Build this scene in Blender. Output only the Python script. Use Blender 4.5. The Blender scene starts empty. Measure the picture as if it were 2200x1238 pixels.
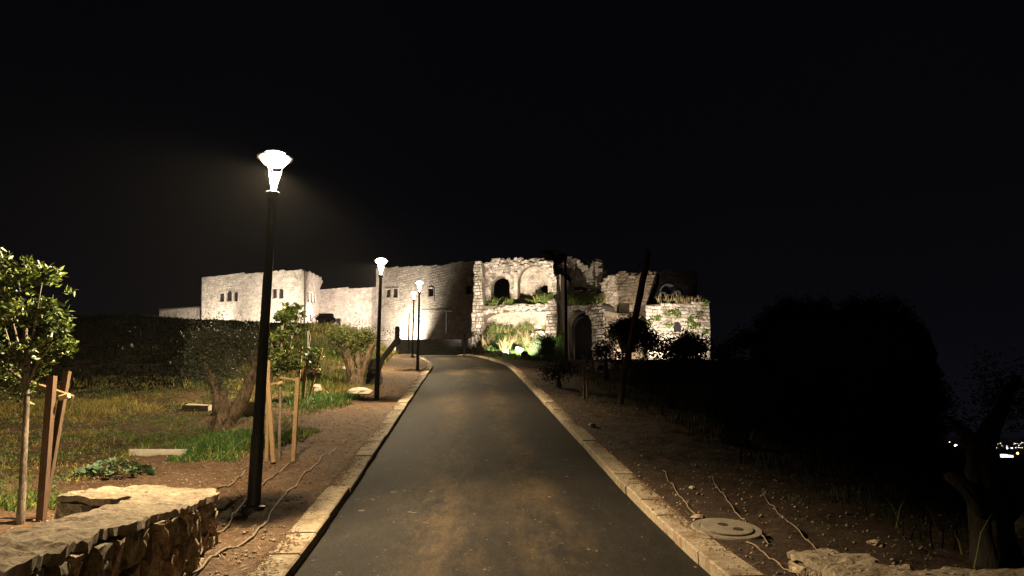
import bpy, math, random
import numpy as np
from mathutils import Vector
from mathutils.geometry import delaunay_2d_cdt
random.seed(7); rng = np.random.default_rng(7)
S = bpy.context.scene
COL = S.collection
R = math.radians

# ------------------------------------------------------------------ camera, world, exposure
F, EYE, PITCH = 1662.0, 1.6, R(11.1)
cam_d = bpy.data.cameras.new('camera'); cam = bpy.data.objects.new('camera', cam_d); COL.objects.link(cam)
cam.location = (0, 0, EYE); cam.rotation_euler = (R(90) + PITCH, 0, 0)
cam_d.sensor_width = 36; cam_d.lens = 36 * F / 2200; cam_d.clip_end = 40000; cam_d.clip_start = .05
S.camera = cam
S.view_settings.view_transform = 'Standard'; S.view_settings.look = 'None'
S.view_settings.exposure = 0; S.view_settings.gamma = 1; S.view_settings.use_curve_mapping = False
W = bpy.data.worlds.new('World'); S.world = W; W.use_nodes = True
wn, wl = W.node_tree.nodes, W.node_tree.links
tc = wn.new('ShaderNodeTexCoord'); sx = wn.new('ShaderNodeSeparateXYZ'); wl.new(tc.outputs['Generated'], sx.inputs[0])
cr = wn.new('ShaderNodeValToRGB'); wl.new(sx.outputs['Z'], cr.inputs[0])
cr.color_ramp.elements[0].position = 0.0; cr.color_ramp.elements[0].color = (.0048, .0044, .0066, 1)
cr.color_ramp.elements[1].position = .75; cr.color_ramp.elements[1].color = (.0012, .0012, .0017, 1)
e = cr.color_ramp.elements.new(.12); e.color = (.0026, .0025, .0037, 1)
e = cr.color_ramp.elements.new(.3); e.color = (.0017, .0017, .0024, 1)
cn = wn.new('ShaderNodeTexNoise'); cn.inputs['Scale'].default_value = 2.2; cn.inputs['Detail'].default_value = 4
wl.new(tc.outputs['Generated'], cn.inputs['Vector'])
cm = wn.new('ShaderNodeMapRange'); cm.inputs[3].default_value = .75; cm.inputs[4].default_value = 1.3
wl.new(cn.outputs[0], cm.inputs[0])
mx = wn.new('ShaderNodeMix'); mx.data_type = 'RGBA'; mx.blend_type = 'MULTIPLY'; mx.inputs[0].default_value = 1
wl.new(cr.outputs[0], mx.inputs[6]); wl.new(cm.outputs[0], mx.inputs[7])
bg = wn['Background']; wl.new(mx.outputs[2], bg.inputs[0]); bg.inputs[1].default_value = 1.0
S.cycles.use_denoising = True; S.cycles.use_adaptive_sampling = False
S.cycles.max_bounces = 5; S.cycles.diffuse_bounces = 3; S.cycles.glossy_bounces = 2; S.cycles.transparent_max_bounces = 4
S.cycles.sample_clamp_indirect = 2

# light levels (each belongs to a lamp built further down)
LAMP_W, LAMP_COL = 6600, (1.0, .78, .47)
FLOOD_COL = (1.0, .885, .745)

# ------------------------------------------------------------------ photograph <-> place
CT, ST = math.cos(PITCH), math.sin(PITCH)
def ray(px, py):
    dx, dy = (px - 1100) / F, (619 - py) / F
    return dx, CT - dy * ST, ST + dy * CT
def at(px, py, Y):
    d = ray(px, py); t = Y / d[1]
    return Vector((d[0] * t, Y, EYE + d[2] * t))
def at_z(px, py, z):
    d = ray(px, py); t = (z - EYE) / d[2]
    return Vector((d[0] * t, d[1] * t, z))
def proj(X, Y, Z):
    Zr = Z - EYE; dep = Y * CT + Zr * ST; up = -Y * ST + Zr * CT
    return 1100 + F * X / dep, 619 - F * up / dep

def sm(t): t = np.clip(t, 0, 1); return t * t * (3 - 2 * t)
def _h(i, j, s):
    n = (i * 374761393 + j * 668265263 + s * 1274126177) & 0xffffffff
    n = ((n ^ (n >> 13)) * 1274126177) & 0xffffffff
    return ((n ^ (n >> 16)) & 0xffff) / 65535.0
def vn(x, y, s=0):
    x = np.asarray(x, float); y = np.asarray(y, float)
    xi = np.floor(x).astype(np.int64); yi = np.floor(y).astype(np.int64)
    fx = sm(x - xi); fy = sm(y - yi)
    a = _h(xi, yi, s); b = _h(xi + 1, yi, s); c = _h(xi, yi + 1, s); d = _h(xi + 1, yi + 1, s)
    return (a + (b - a) * fx) * (1 - fy) + (c + (d - c) * fx) * fy
def fbm(x, y, s=0):
    return .5 * vn(x, y, s) + .27 * vn(x * 2.1, y * 2.1, s + 1) + .15 * vn(x * 4.3, y * 4.3, s + 2) + .08 * vn(x * 8.9, y * 8.9, s + 3)

# road profile (the lamps' feet give it) and its two edges
_ty = np.arange(-14, 140, .25)
_tz = np.interp(_ty, [-14, 0, 7, 10.5, 18, 26.4, 42, 58, 66, 75, 100, 140], [-.6, 0, .33, .62, 1.62, 2.88, 5.22, 7.62, 8.72, 9.35, 9.8, 9.9])
_k = np.ones(13) / 13; _tz = np.convolve(np.pad(_tz, 6, 'edge'), _k, 'valid')
def zr(Y): return np.interp(Y, _ty, _tz)
def on_road(px, py):
    Ys = np.arange(3, 74, .02); d = ray(px, py)
    dz = EYE + d[2] / d[1] * Ys - zr(Ys)
    s = np.where(np.sign(dz[1:]) != np.sign(dz[:-1]))[0]
    Y = Ys[s[0]] if len(s) else Ys[np.argmin(np.abs(dz))]
    return d[0] / d[1] * Y, Y
EL = [on_road(*p) for p in [(622, 1238), (690, 1145), (770, 1033), (835, 935), (882, 862), (915, 812), (931, 788)]]
ER = [on_road(*p) for p in [(1535, 1238), (1440, 1150), (1348, 1062), (1250, 955), (1155, 852), (1104, 798), (1086, 784)]]
EL += [at(926, 779, 50)[:2], at(910, 769, 57)[:2], at(893, 760, 64)[:2], at(840, 757, 72)[:2], at(780, 757, 80)[:2]]
ER += [at(1045, 769, 57)[:2], at(1010, 760, 64)[:2], at(970, 757, 72)[:2], at(930, 757, 80)[:2]]
def _edge(E):
    E = sorted([(y, x) for x, y in E]); y0, x0 = E[0]; y1, x1 = E[2]
    k = (x1 - x0) / (y1 - y0)
    E = [(-14, x0 + k * (-14 - y0))] + E
    xs = np.interp(_ty, [a for a, b in E], [b for a, b in E])
    kk = np.ones(9) / 9
    return np.convolve(np.pad(xs, 4, 'edge'), kk, 'valid')
_le, _re = _edge(EL), _edge(ER)
def Lx(Y): return np.interp(Y, _ty, _le)
def Rx(Y): return np.interp(Y, _ty, _re)
KW, KH = .33, .12

# crest of the dark bank on the left, seen at Y = 72
_cp = [(-3000, 766), (-900, 728), (0, 698), (343, 689), (430, 695), (560, 701), (640, 705), (700, 707), (745, 708), (770, 712), (810, 722), (850, 731), (885, 745), (905, 755)]
_cx = [at(px, py, 72)[0] for px, py in _cp]; _cz = [at(px, py, 72)[2] for px, py in _cp]
def H(X, Y):
    X = np.asarray(X, float); Y = np.asarray(Y, float)
    uL = Lx(Y) - KW - X; uR = X - Rx(Y) - KW
    z = zr(Y) + .07
    n = fbm(X * 1.3, Y * 1.3, 3) - .5; n2 = fbm(X * 5, Y * 5, 9) - .5
    side = np.maximum(uL, uR)
    edge = sm(side / .5)
    zz = z + (.16 * n + .10 * n2) * edge
    bank = (np.interp(X, _cx, _cz) - zr(72.)) * sm((Y - 26) / 46) * sm((uL - .6) / 4)
    zz = zz + np.where(uL > 0, bank + .25 * (fbm(X * .25, Y * .25, 5) - .5) * sm((uL - 3) / 5), 0)
    near = sm((Y - 38) / 25) * sm((34 - uR) / 10)
    drop = .09 * np.clip(uR, 0, 5) + .30 * np.clip(uR - 5, 0, 60) * (1 - near) + .25 * np.clip(-uR * 0 + uR - 34, 0, 80) * near
    zz = zz - np.where(uR > 0, drop, 0)
    D = np.sqrt(X * X + (Y - 50) ** 2)
    f = sm((D - 130) / 500)
    zz = zz * (1 - f) + f * (-55 + 0 * X)
    zz = np.where((uL < -.02) & (uR < -.02), zr(Y) - .22, zz)
    return zz
def h(x, y): return float(H(x, y))
def on_ground(px, py):
    Ys = np.arange(3, 90, .05); d = ray(px, py)
    dz = EYE + d[2] / d[1] * Ys - H(d[0] / d[1] * Ys, Ys)
    s = np.where((dz[1:] <= 0) & (dz[:-1] > 0))[0]
    Y = Ys[s[0]] if len(s) else Ys[np.argmin(np.abs(dz))]
    x = d[0] / d[1] * Y
    return Vector((x, Y, h(x, Y)))

# ------------------------------------------------------------------ materials
MATS = {}
def M(name, c1, c2, scale=3, rough=.85, bump=.3, bscale=25, island=0., stain=None, spec=.25, detail=6, stretch=None, metal=0., transl=0., grain=None):
    m = bpy.data.materials.new(name); m.use_nodes = True; MATS[name] = m
    n, l = m.node_tree.nodes, m.node_tree.links
    b = n['Principled BSDF']; g = n.new('ShaderNodeNewGeometry')
    pos = g.outputs['Position']
    if stretch:
        mp = n.new('ShaderNodeMapping'); mp.inputs['Scale'].default_value = stretch; l.new(pos, mp.inputs[0]); pos = mp.outputs[0]
    t = n.new('ShaderNodeTexNoise'); t.inputs['Scale'].default_value = scale; t.inputs['Detail'].default_value = detail; t.inputs['Roughness'].default_value = .65
    l.new(pos, t.inputs['Vector'])
    r = n.new('ShaderNodeMapRange'); r.inputs[1].default_value = .33; r.inputs[2].default_value = .67; l.new(t.outputs[0], r.inputs[0])
    x = n.new('ShaderNodeMix'); x.data_type = 'RGBA'; x.inputs[6].default_value = (*c1, 1); x.inputs[7].default_value = (*c2, 1); l.new(r.outputs[0], x.inputs[0])
    col = x.outputs[2]
    for st in (stain or []):
        sc, ss, lo, hi = st
        t2 = n.new('ShaderNodeTexNoise'); t2.inputs['Scale'].default_value = ss; t2.inputs['Detail'].default_value = 8; t2.inputs['Roughness'].default_value = .7
        l.new(pos, t2.inputs['Vector'])
        r2 = n.new('ShaderNodeMapRange'); r2.inputs[1].default_value = lo; r2.inputs[2].default_value = hi; l.new(t2.outputs[0], r2.inputs[0])
        x2 = n.new('ShaderNodeMix'); x2.data_type = 'RGBA'; x2.inputs[7].default_value = (*sc, 1); l.new(r2.outputs[0], x2.inputs[0]); l.new(col, x2.inputs[6]); col = x2.outputs[2]
    for gs_, ga_ in (grain or []):
        t5 = n.new('ShaderNodeTexNoise'); t5.inputs['Scale'].default_value = gs_; t5.inputs['Detail'].default_value = 3; t5.inputs['Roughness'].default_value = .7; l.new(pos, t5.inputs['Vector'])
        r5 = n.new('ShaderNodeMapRange'); r5.inputs[1].default_value = .34; r5.inputs[2].default_value = .66; r5.inputs[3].default_value = 1 - ga_; r5.inputs[4].default_value = 1 + ga_; l.new(t5.outputs[0], r5.inputs[0])
        x5 = n.new('ShaderNodeMix'); x5.data_type = 'RGBA'; x5.blend_type = 'MULTIPLY'; x5.inputs[0].default_value = 1; l.new(col, x5.inputs[6]); l.new(r5.outputs[0], x5.inputs[7]); x5.clamp_result = False; col = x5.outputs[2]
    if island:
        oi = n.new('ShaderNodeObjectInfo'); ad = n.new('ShaderNodeMath'); l.new(g.outputs['Random Per Island'], ad.inputs[0]); l.new(oi.outputs['Random'], ad.inputs[1])
        fr = n.new('ShaderNodeMath'); fr.operation = 'FRACT'; l.new(ad.outputs[0], fr.inputs[0])
        r3 = n.new('ShaderNodeMapRange'); r3.inputs[3].default_value = 1 - island; r3.inputs[4].default_value = 1 + island * .6; l.new(fr.outputs[0], r3.inputs[0])
        hs = n.new('ShaderNodeHueSaturation'); l.new(r3.outputs[0], hs.inputs['Value']); l.new(col, hs.inputs['Color'])
        r4 = n.new('ShaderNodeMapRange'); r4.inputs[3].default_value = .5 + island * .05; r4.inputs[4].default_value = .5 - island * .05; l.new(fr.outputs[0], r4.inputs[0]); l.new(r4.outputs[0], hs.inputs['Hue'])
        col = hs.outputs[0]
    l.new(col, b.inputs['Base Color'])
    b.inputs['Roughness'].default_value = rough; b.inputs['Specular IOR Level'].default_value = spec; b.inputs['Metallic'].default_value = metal
    if bump:
        t3 = n.new('ShaderNodeTexNoise'); t3.inputs['Scale'].default_value = bscale; t3.inputs['Detail'].default_value = 8; t3.inputs['Roughness'].default_value = .7; l.new(pos, t3.inputs['Vector'])
        bp = n.new('ShaderNodeBump'); bp.inputs['Strength'].default_value = bump; bp.inputs['Distance'].default_value = .6 / bscale; l.new(t3.outputs[0], bp.inputs['Height']); l.new(bp.outputs[0], b.inputs['Normal'])
    if transl:
        tr = n.new('ShaderNodeBsdfTranslucent'); l.new(col, tr.inputs[0]); ms = n.new('ShaderNodeMixShader'); ms.inputs[0].default_value = transl
        l.new(b.outputs[0], ms.inputs[1]); l.new(tr.outputs[0], ms.inputs[2]); l.new(ms.outputs[0], n['Material Output'].inputs[0])
    return m
def emis(name, col, s):
    m = bpy.data.materials.new(name); m.use_nodes = True; b = m.node_tree.nodes['Principled BSDF']
    b.inputs['Base Color'].default_value = (.8, .8, .8, 1); b.inputs['Emission Color'].default_value = (*col, 1); b.inputs['Emission Strength'].default_value = s
    m.cycles.emission_sampling = 'NONE' if s < 20 else 'AUTO'; MATS[name] = m; return m
DARKSTAIN = [((.10, .09, .08), .55, .56, .72), ((.16, .13, .10), 3.5, .60, .75)]
M('castle_stone', (.40, .35, .285), (.32, .275, .22), 1.2, .9, .9, 5, .22, DARKSTAIN, grain=[(4.5, .22), (1.3, .15)])
M('castle_mortar', (.33, .285, .23), (.27, .23, .18), 2, .95, .5, 12)
M('ruin_stone', (.47, .41, .33), (.30, .245, .18), 2.2, .9, 1.0, 6, .38, [((.14, .105, .07), .7, .53, .66), ((.06, .052, .04), 2.2, .57, .68)], grain=[(5, .35), (1.6, .2)])
M('ruin_mortar', (.16, .125, .09), (.10, .078, .055), 2.5, .95, .6, 10, grain=[(5, .3)])
M('ruin_plaster', (.45, .38, .30), (.34, .275, .20), .9, .9, .8, 5, .12, [((.17, .12, .08), .5, .53, .66), ((.12, .09, .06), 1.8, .6, .7)], grain=[(5, .25), (1.2, .2)])
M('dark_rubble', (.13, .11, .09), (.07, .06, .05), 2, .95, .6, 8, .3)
M('wall_stone', (.44, .35, .23), (.25, .19, .115), 7, .9, 1.0, 24, .3, [((.09, .065, .04), 5, .55, .68), ((.46, .38, .27), 9, .62, .70)], grain=[(38, .4), (12, .35)])
M('wall_mortar', (.13, .10, .07), (.08, .06, .04), 6, .95, .6, 20)
M('wall_cap', (.31, .25, .175), (.23, .175, .115), 6, .9, 1.0, 26, 0, [((.19, .125, .065), 6, .54, .68), ((.10, .07, .04), 16, .60, .70), ((.50, .43, .33), 3, .6, .7)], grain=[(42, .28), (9, .22)])
M('kerb_stone', (.30, .245, .165), (.23, .18, .12), 5, .9, .7, 36, .14, [((.15, .095, .052), 2.2, .50, .66), ((.13, .085, .05), 9, .55, .66), ((.07, .05, .032), 30, .61, .68)], grain=[(45, .25), (14, .2)])
M('soil', (.125, .070, .037), (.078, .043, .022), 3, .95, 1.0, 16, 0, [((.24, .16, .09), 9, .56, .68), ((.06, .035, .02), 5, .58, .68)], grain=[(38, .45), (11, .35), (3, .2)])
M('shaded_soil', (.050, .027, .014), (.028, .0155, .0085), 3, .95, 1.0, 16, 0, [((.11, .07, .04), 9, .60, .70), ((.06, .035, .02), 5, .58, .68)], grain=[(38, .45), (11, .35), (3, .2)])  # soil copy darkened so the right verge and left bank look unlit
M('pebble', (.30, .235, .16), (.19, .14, .09), 8, .9, .3, 40, .35)
M('white_rock', (.58, .52, .43), (.44, .38, .30), 6, .9, .6, 18, .1)
M('green_grass', (.14, .21, .036), (.085, .14, .024), 1.5, .55, 0, 10, .35, transl=.25)
M('lush_grass', (.055, .175, .03), (.035, .115, .02), 1.5, .55, 0, 10, .35, transl=.25)
M('dry_grass', (.46, .37, .11), (.29, .25, .06), 1.2, .65, 0, 10, .35, transl=.2)
M('straw_grass', (.36, .27, .13), (.26, .2, .09), 2, .65, 0, 10, .3, transl=.2)
M('citrus_leaf', (.15, .185, .028), (.055, .09, .016), 3, .45, 0, 10, .4, spec=.35, transl=.2)
M('dark_leaf', (.045, .06, .018), (.028, .042, .013), 3, .38, 0, 10, .4, spec=.5, transl=.12)
M('olive_leaf', (.12, .13, .08), (.07, .08, .048), 3, .5, 0, 10, .35, spec=.4, transl=.15)
M('sprout_leaf', (.15, .165, .05), (.10, .125, .04), 3, .5, 0, 10, .3, transl=.25)
M('mallow_leaf', (.13, .20, .11), (.09, .15, .07), 6, .5, .2, 30, .3, transl=.15)
M('shade_leaf', (.013, .017, .008), (.009, .012, .006), 3, .9, 0, 10, .35, spec=.03)  # leaf colour darkened to look unlit
M('olive_bark', (.23, .165, .10), (.10, .07, .043), 9, .95, 1.0, 22, 0, [((.03, .02, .013), 7, .50, .60)], stretch=(1, 1, .3), grain=[(26, .45), (7, .3)])
M('dark_bark', (.045, .034, .024), (.022, .017, .013), 5, .95, 1.0, 16, 0, stretch=(1, 1, .35))
M('young_bark', (.24, .19, .14), (.07, .052, .038), 8, .9, .5, 40, 0, stretch=(1, 1, .4), grain=[(40, .4)])
M('stake_wood', (.33, .215, .11), (.24, .15, .075), 6, .8, .4, 40, .15, stretch=(6, 6, .6), grain=[(14, .25)])
M('old_wood', (.11, .065, .036), (.07, .042, .024), 6, .85, .4, 40, .1, stretch=(6, 6, .6), grain=[(14, .3)])
M('black_metal', (.008, .008, .009), (.012, .012, .012), 6, .55, 0, 20, spec=.25)
M('lamp_white', (.8, .78, .74), (.72, .7, .66), 6, .4, 0, 20)
M('concrete', (.20, .168, .125), (.14, .115, .085), 7, .9, .4, 60, 0, [((.15, .10, .06), 5, .6, .7)], grain=[(40, .25)])
M('hose_plastic', (.23, .17, .11), (.14, .10, .065), 10, .7, .2, 60)
M('tie_fabric', (.5, .38, .2), (.42, .3, .16), 20, .8, 0)
M('dark_cloth', (.018, .018, .022), (.012, .012, .016), 9, .9, 0)
M('skin', (.35, .21, .15), (.33, .2, .14), 9, .6, 0)
M('window_glass', (.012, .012, .014), (.018, .016, .016), 3, .25, 0, spec=.4)
M('window_wood', (.028, .022, .018), (.02, .016, .013), 9, .7, 0)
M('plain_ground', (.06, .055, .045), (.04, .04, .03), .01, .95, 0)
M('white_pipe', (.6, .58, .54), (.5, .48, .45), 9, .5, 0)
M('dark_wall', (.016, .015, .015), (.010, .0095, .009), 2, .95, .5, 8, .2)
emis('lamp_light', (1.0, .86, .62), 12)
emis('flood_light', (1.0, .9, .75), 15)
emis('far_white', (.85, .9, 1.0), 16)
emis('far_warm', (1.0, .66, .3), 9)
emis('far_hall', (.9, .95, 1.0), 3.2)

# ------------------------------------------------------------------ mesh helpers
def tag(o, label=None, cat=None, group=None, kind=None):
    if label: o['label'] = label
    if cat: o['category'] = cat
    if group: o['group'] = group
    if kind: o['kind'] = kind
    return o
def link(o, parent=None):
    COL.objects.link(o)
    if parent: o.parent = parent
    return o
def empty(name, loc=(0, 0, 0), rz=0):
    o = bpy.data.objects.new(name, None); o.location = loc; o.rotation_euler = (0, 0, rz); o.empty_display_size = .2
    return link(o)
class MB:
    def __init__(s): s.v = []; s.f = []; s.m = []
    def add(s, vs, fs, mi=0):
        k = len(s.v); s.v += [tuple(p) for p in vs]; s.f += [tuple(i + k for i in f) for f in fs]; s.m += [mi] * len(fs); return s
    def box(s, c, d, rz=0, mi=0, jit=0):
        x, y, z = d[0] / 2, d[1] / 2, d[2] / 2; ca, sa = math.cos(rz), math.sin(rz); vs = []
        for q in [(-x, -y, -z), (x, -y, -z), (x, y, -z), (-x, y, -z), (-x, -y, z), (x, -y, z), (x, y, z), (-x, y, z)]:
            q = [a + random.uniform(-jit, jit) for a in q] if jit else q
            vs.append((c[0] + q[0] * ca - q[1] * sa, c[1] + q[0] * sa + q[1] * ca, c[2] + q[2]))
        return s.add(vs, [(0, 3, 2, 1), (4, 5, 6, 7), (0, 1, 5, 4), (1, 2, 6, 5), (2, 3, 7, 6), (3, 0, 4, 7)], mi)
    def tube(s, pts, rad, n=8, mi=0, jit=0., ribs=0., cap=True):
        pts = [Vector(p) for p in pts]
        if not hasattr(rad, '__len__'): rad = [rad] * len(pts)
        vs = []; ref = Vector((1, 0, 0)); ph = random.uniform(0, 6)
        for i, p in enumerate(pts):
            t = (pts[min(i + 1, len(pts) - 1)] - pts[max(i - 1, 0)]).normalized()
            a = ref - t * ref.dot(t)
            if a.length < .05: a = Vector((0, 1, 0)) - t * t.y
            a.normalize(); b = t.cross(a); ref = a
            for k in range(n):
                w = 2 * math.pi * k / n
                r = rad[i] * (1 + random.uniform(-jit, jit) + ribs * math.sin(3 * w + ph + i * .35) + ribs * .6 * math.sin(5 * w + ph * 2 - i * .2))
                vs.append(p + a * (math.cos(w) * r) + b * (math.sin(w) * r))
        fs = [(i * n + k, i * n + (k + 1) % n, (i + 1) * n + (k + 1) % n, (i + 1) * n + k) for i in range(len(pts) - 1) for k in range(n)]
        if cap: fs += [tuple(range(n))[::-1], tuple(range((len(pts) - 1) * n, len(pts) * n))]
        return s.add(vs, fs, mi)
    def lathe(s, prof, n=20, c=(0, 0, 0), mi=0):
        vs = [(c[0] + r * math.cos(2 * math.pi * k / n), c[1] + r * math.sin(2 * math.pi * k / n), c[2] + z) for r, z in prof for k in range(n)]
        fs = [(i * n + k, i * n + (k + 1) % n, (i + 1) * n + (k + 1) % n, (i + 1) * n + k) for i in range(len(prof) - 1) for k in range(n)]
        fs += [tuple(range(n))[::-1], tuple(range((len(prof) - 1) * n, len(prof) * n))]
        return s.add(vs, fs, mi)
    def build(s, name, mats, parent=None, smooth=False, loc=None, rz=None):
        me = bpy.data.meshes.new(name); me.from_pydata(s.v, [], s.f)
        mats = mats if isinstance(mats, (list, tuple)) else [mats]
        for m in mats: me.materials.append(MATS[m])
        if len(mats) > 1: me.polygons.foreach_set('material_index', s.m)
        if smooth: me.polygons.foreach_set('use_smooth', [True] * len(me.polygons))
        o = bpy.data.objects.new(name, me)
        if loc is not None: o.location = loc
        if rz is not None: o.rotation_euler = (0, 0, rz)
        return link(o, parent)
def fast(name, V, Fc, mats, parent=None, midx=None, smooth=False):
    k = Fc.shape[1]; me = bpy.data.meshes.new(name)
    me.vertices.add(len(V)); me.vertices.foreach_set('co', np.ascontiguousarray(V, np.float32).ravel())
    me.loops.add(Fc.size); me.loops.foreach_set('vertex_index', np.ascontiguousarray(Fc, np.int32).ravel())
    me.polygons.add(len(Fc)); me.polygons.foreach_set('loop_start', np.arange(0, Fc.size, k, dtype=np.int32))
    me.polygons.foreach_set('loop_total', np.full(len(Fc), k, np.int32))
    for m in (mats if isinstance(mats, (list, tuple)) else [mats]): me.materials.append(MATS[m])
    if midx is not None: me.polygons.foreach_set('material_index', np.ascontiguousarray(midx, np.int32))
    if smooth: me.polygons.foreach_set('use_smooth', np.ones(len(Fc), bool))
    me.update(calc_edges=True)
    o = bpy.data.objects.new(name, me); return link(o, parent)
def leaves(C, length, width, up=.4, fold=.25, droop=0.):
    """folded leaf blades at the points C"""
    n = len(C); d = rng.normal(size=(n, 3)); d[:, 2] = d[:, 2] * .6 + up - droop; d /= np.linalg.norm(d, axis=1)[:, None]
    q = rng.normal(size=(n, 3)); s = np.cross(d, q); s /= np.linalg.norm(s, axis=1)[:, None] + 1e-9; nn = np.cross(s, d)
    L = length * rng.uniform(.6, 1.25, (n, 1)); w = width * rng.uniform(.7, 1.2, (n, 1))
    V = np.stack([C, C + d * L * .45 + s * w * .5 + nn * w * fold, C + d * L, C + d * L * .45 - s * w * .5 + nn * w * fold], 1).reshape(-1, 3)
    i = np.arange(n)[:, None] * 4
    return V, np.concatenate([i + [[0, 1, 2]], i + [[0, 2, 3]]], 1).reshape(-1, 3)
def blob(cs, dens=1.):
    """leaf positions in fuzzy clumps: (centre, radii, count)"""
    out = []
    for c, r, n in cs:
        n = int(n * dens); d = rng.normal(size=(n, 3)); d /= np.linalg.norm(d, axis=1)[:, None]
        k = rng.uniform(.25, 1.05, (n, 1)) ** .55
        out.append(np.array(c) + d * k * np.array(r))
    return np.concatenate(out)
def sprig(cs, per=9, spread=.11):
    P = blob(cs); return (P[:, None, :] + rng.normal(size=(len(P), per, 3)) * spread).reshape(-1, 3)
def inside(P, x, z):
    c = False; n = len(P)
    for i in range(n):
        a, b = P[i], P[i - 1]
        if (a[1] > z) != (b[1] > z) and x < (b[0] - a[0]) * (z - a[1]) / (b[1] - a[1]) + a[0]: c = not c
    return c
def tris(loops, extra=()):
    vs, es = [], []
    for lp in loops:
        k = len(vs); vs += [Vector((p[0], p[1])) for p in lp]; es += [(k + i, k + (i + 1) % len(lp)) for i in range(len(lp))]
    vs += [Vector(p) for p in extra]
    r = delaunay_2d_cdt(vs, es, [], 0, 1e-5)
    out = []
    for f in r[2]:
        cx = sum(r[0][i][0] for i in f) / len(f); cz = sum(r[0][i][1] for i in f) / len(f)
        if sum(inside(lp, cx, cz) for lp in loops) % 2 == 1: out.append(f)
    return [tuple(p) for p in r[0]], out
def slab(mb, loops, y0, y1, mi=0):
    """a wall of the outline loops[0] with openings loops[1:], from depth y0 to y1 (local x, z)"""
    P, T = tris(loops); n = len(P)
    mb.add([(p[0], y0, p[1]) for p in P] + [(p[0], y1, p[1]) for p in P], [f for f in T] + [tuple(i + n for i in f[::-1]) for f in T], mi)
    for lp in loops:
        k = len(lp)
        mb.add([(p[0], y0, p[1]) for p in lp] + [(p[0], y1, p[1]) for p in lp], [(i, (i + 1) % k, k + (i + 1) % k, k + i) for i in range(k)], mi)
def courses(loops, ch, lmin, lmax, seed, jit=.15):
    """ashlar blocks (x0, x1, z0, z1) laid in courses inside the outline and outside the openings"""
    rr = random.Random(seed); zs = [p[1] for p in loops[0]]; z = min(zs); out = []
    while z < max(zs) - ch * .3:
        hh = ch * rr.uniform(1 - jit, 1 + jit); zm = z + hh / 2; xs = []
        for lp in loops:
            for i in range(len(lp)):
                a, b = lp[i], lp[i - 1]
                if (a[1] > zm) != (b[1] > zm): xs.append((b[0] - a[0]) * (zm - a[1]) / (b[1] - a[1]) + a[0])
        xs.sort()
        for a, b in zip(xs[::2], xs[1::2]):
            x = a
            while b - x > .05:
                w = rr.uniform(lmin, lmax)
                if b - x - w < lmin * .6: w = b - x
                out.append((x, x + w, z, z + hh)); x += w
        z += hh
    return out
def block(mb, q, y, rr, proud=.05, gap=.012, rough=.01, depth=.2):
    x0, x1, z0, z1 = q; g = gap; p = y - proud * rr.uniform(.4, 1.3); i = min(.03, (x1 - x0) * .15)
    j = lambda s=rough: rr.uniform(-s, s)
    A = [(x0 + g + j(), z0 + g + j()), (x1 - g + j(), z0 + g + j()), (x1 - g + j(), z1 - g + j()), (x0 + g + j(), z1 - g + j())]
    cx, cz = (x0 + x1) / 2, (z0 + z1) / 2
    B = [(a + (cx - a) * i / max(.1, x1 - x0) * 2, b + (cz - b) * i / max(.1, z1 - z0) * 2) for a, b in A]
    vs = [(a, y + depth, b) for a, b in A] + [(a, p + i * .8, b) for a, b in A] + [(a, p + j(rough * 1.2), b) for a, b in B] + [(cx + j(rough * 4), p - rough * rr.uniform(0, 3), cz + j(rough * 4))]
    fs = [(k, (k + 1) % 4, 4 + (k + 1) % 4, 4 + k) for k in range(4)] + [(4 + k, 4 + (k + 1) % 4, 8 + (k + 1) % 4, 8 + k) for k in range(4)] + [(8 + k, 8 + (k + 1) % 4, 12) for k in range(4)]
    mb.add(vs, fs)
class Fac:
    """a vertical wall plane between two photograph columns at two distances"""
    def __init__(s, pl, Yl, pr, Yr):
        a, b = at(pl, 680, Yl), at(pr, 680, Yr); s.o = Vector((a.x, a.y, 0)); d = Vector((b.x - a.x, b.y - a.y, 0)); s.w = d.length; s.d = d / s.w
        s.n = Vector((-s.d.y, s.d.x, 0)); s.rz = math.atan2(s.d.y, s.d.x)
    def q(s, px, py, dep=0.):
        d = Vector(ray(px, py)); c = Vector((0, 0, EYE)); o = s.o + s.n * dep
        t = (o - c).dot(s.n) / d.dot(s.n); p = c + d * t
        return ((p - o).dot(s.d), p.z)
    def qs(s, P, dep=0.): return [s.q(px, py, dep) for px, py in P]
    def w2(s, sx, dep, z): return s.o + s.d * sx + s.n * dep + Vector((0, 0, z))
def arch(l, r, top, spring, bot, n=10):
    c = (l + r) / 2
    return [(l, bot)] + [(c - (r - l) / 2 * math.cos(math.pi * k / n), spring - (spring - top) * math.sin(math.pi * k / n)) for k in range(n + 1)] + [(r, bot)]
def ragged(P, amp, step, seed):
    """a broken outline: subdivide and shake"""
    rr = random.Random(seed); out = []
    for i, p in enumerate(P):
        q = P[(i + 1) % len(P)]; L = math.hypot(q[0] - p[0], q[1] - p[1]); n = max(1, int(L / step))
        for k in range(n):
            out.append((p[0] + (q[0] - p[0]) * k / n + (rr.uniform(-amp, amp) if k else 0), p[1] + (q[1] - p[1]) * k / n + (rr.uniform(-amp, amp) if k else 0)))
    return out
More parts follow.
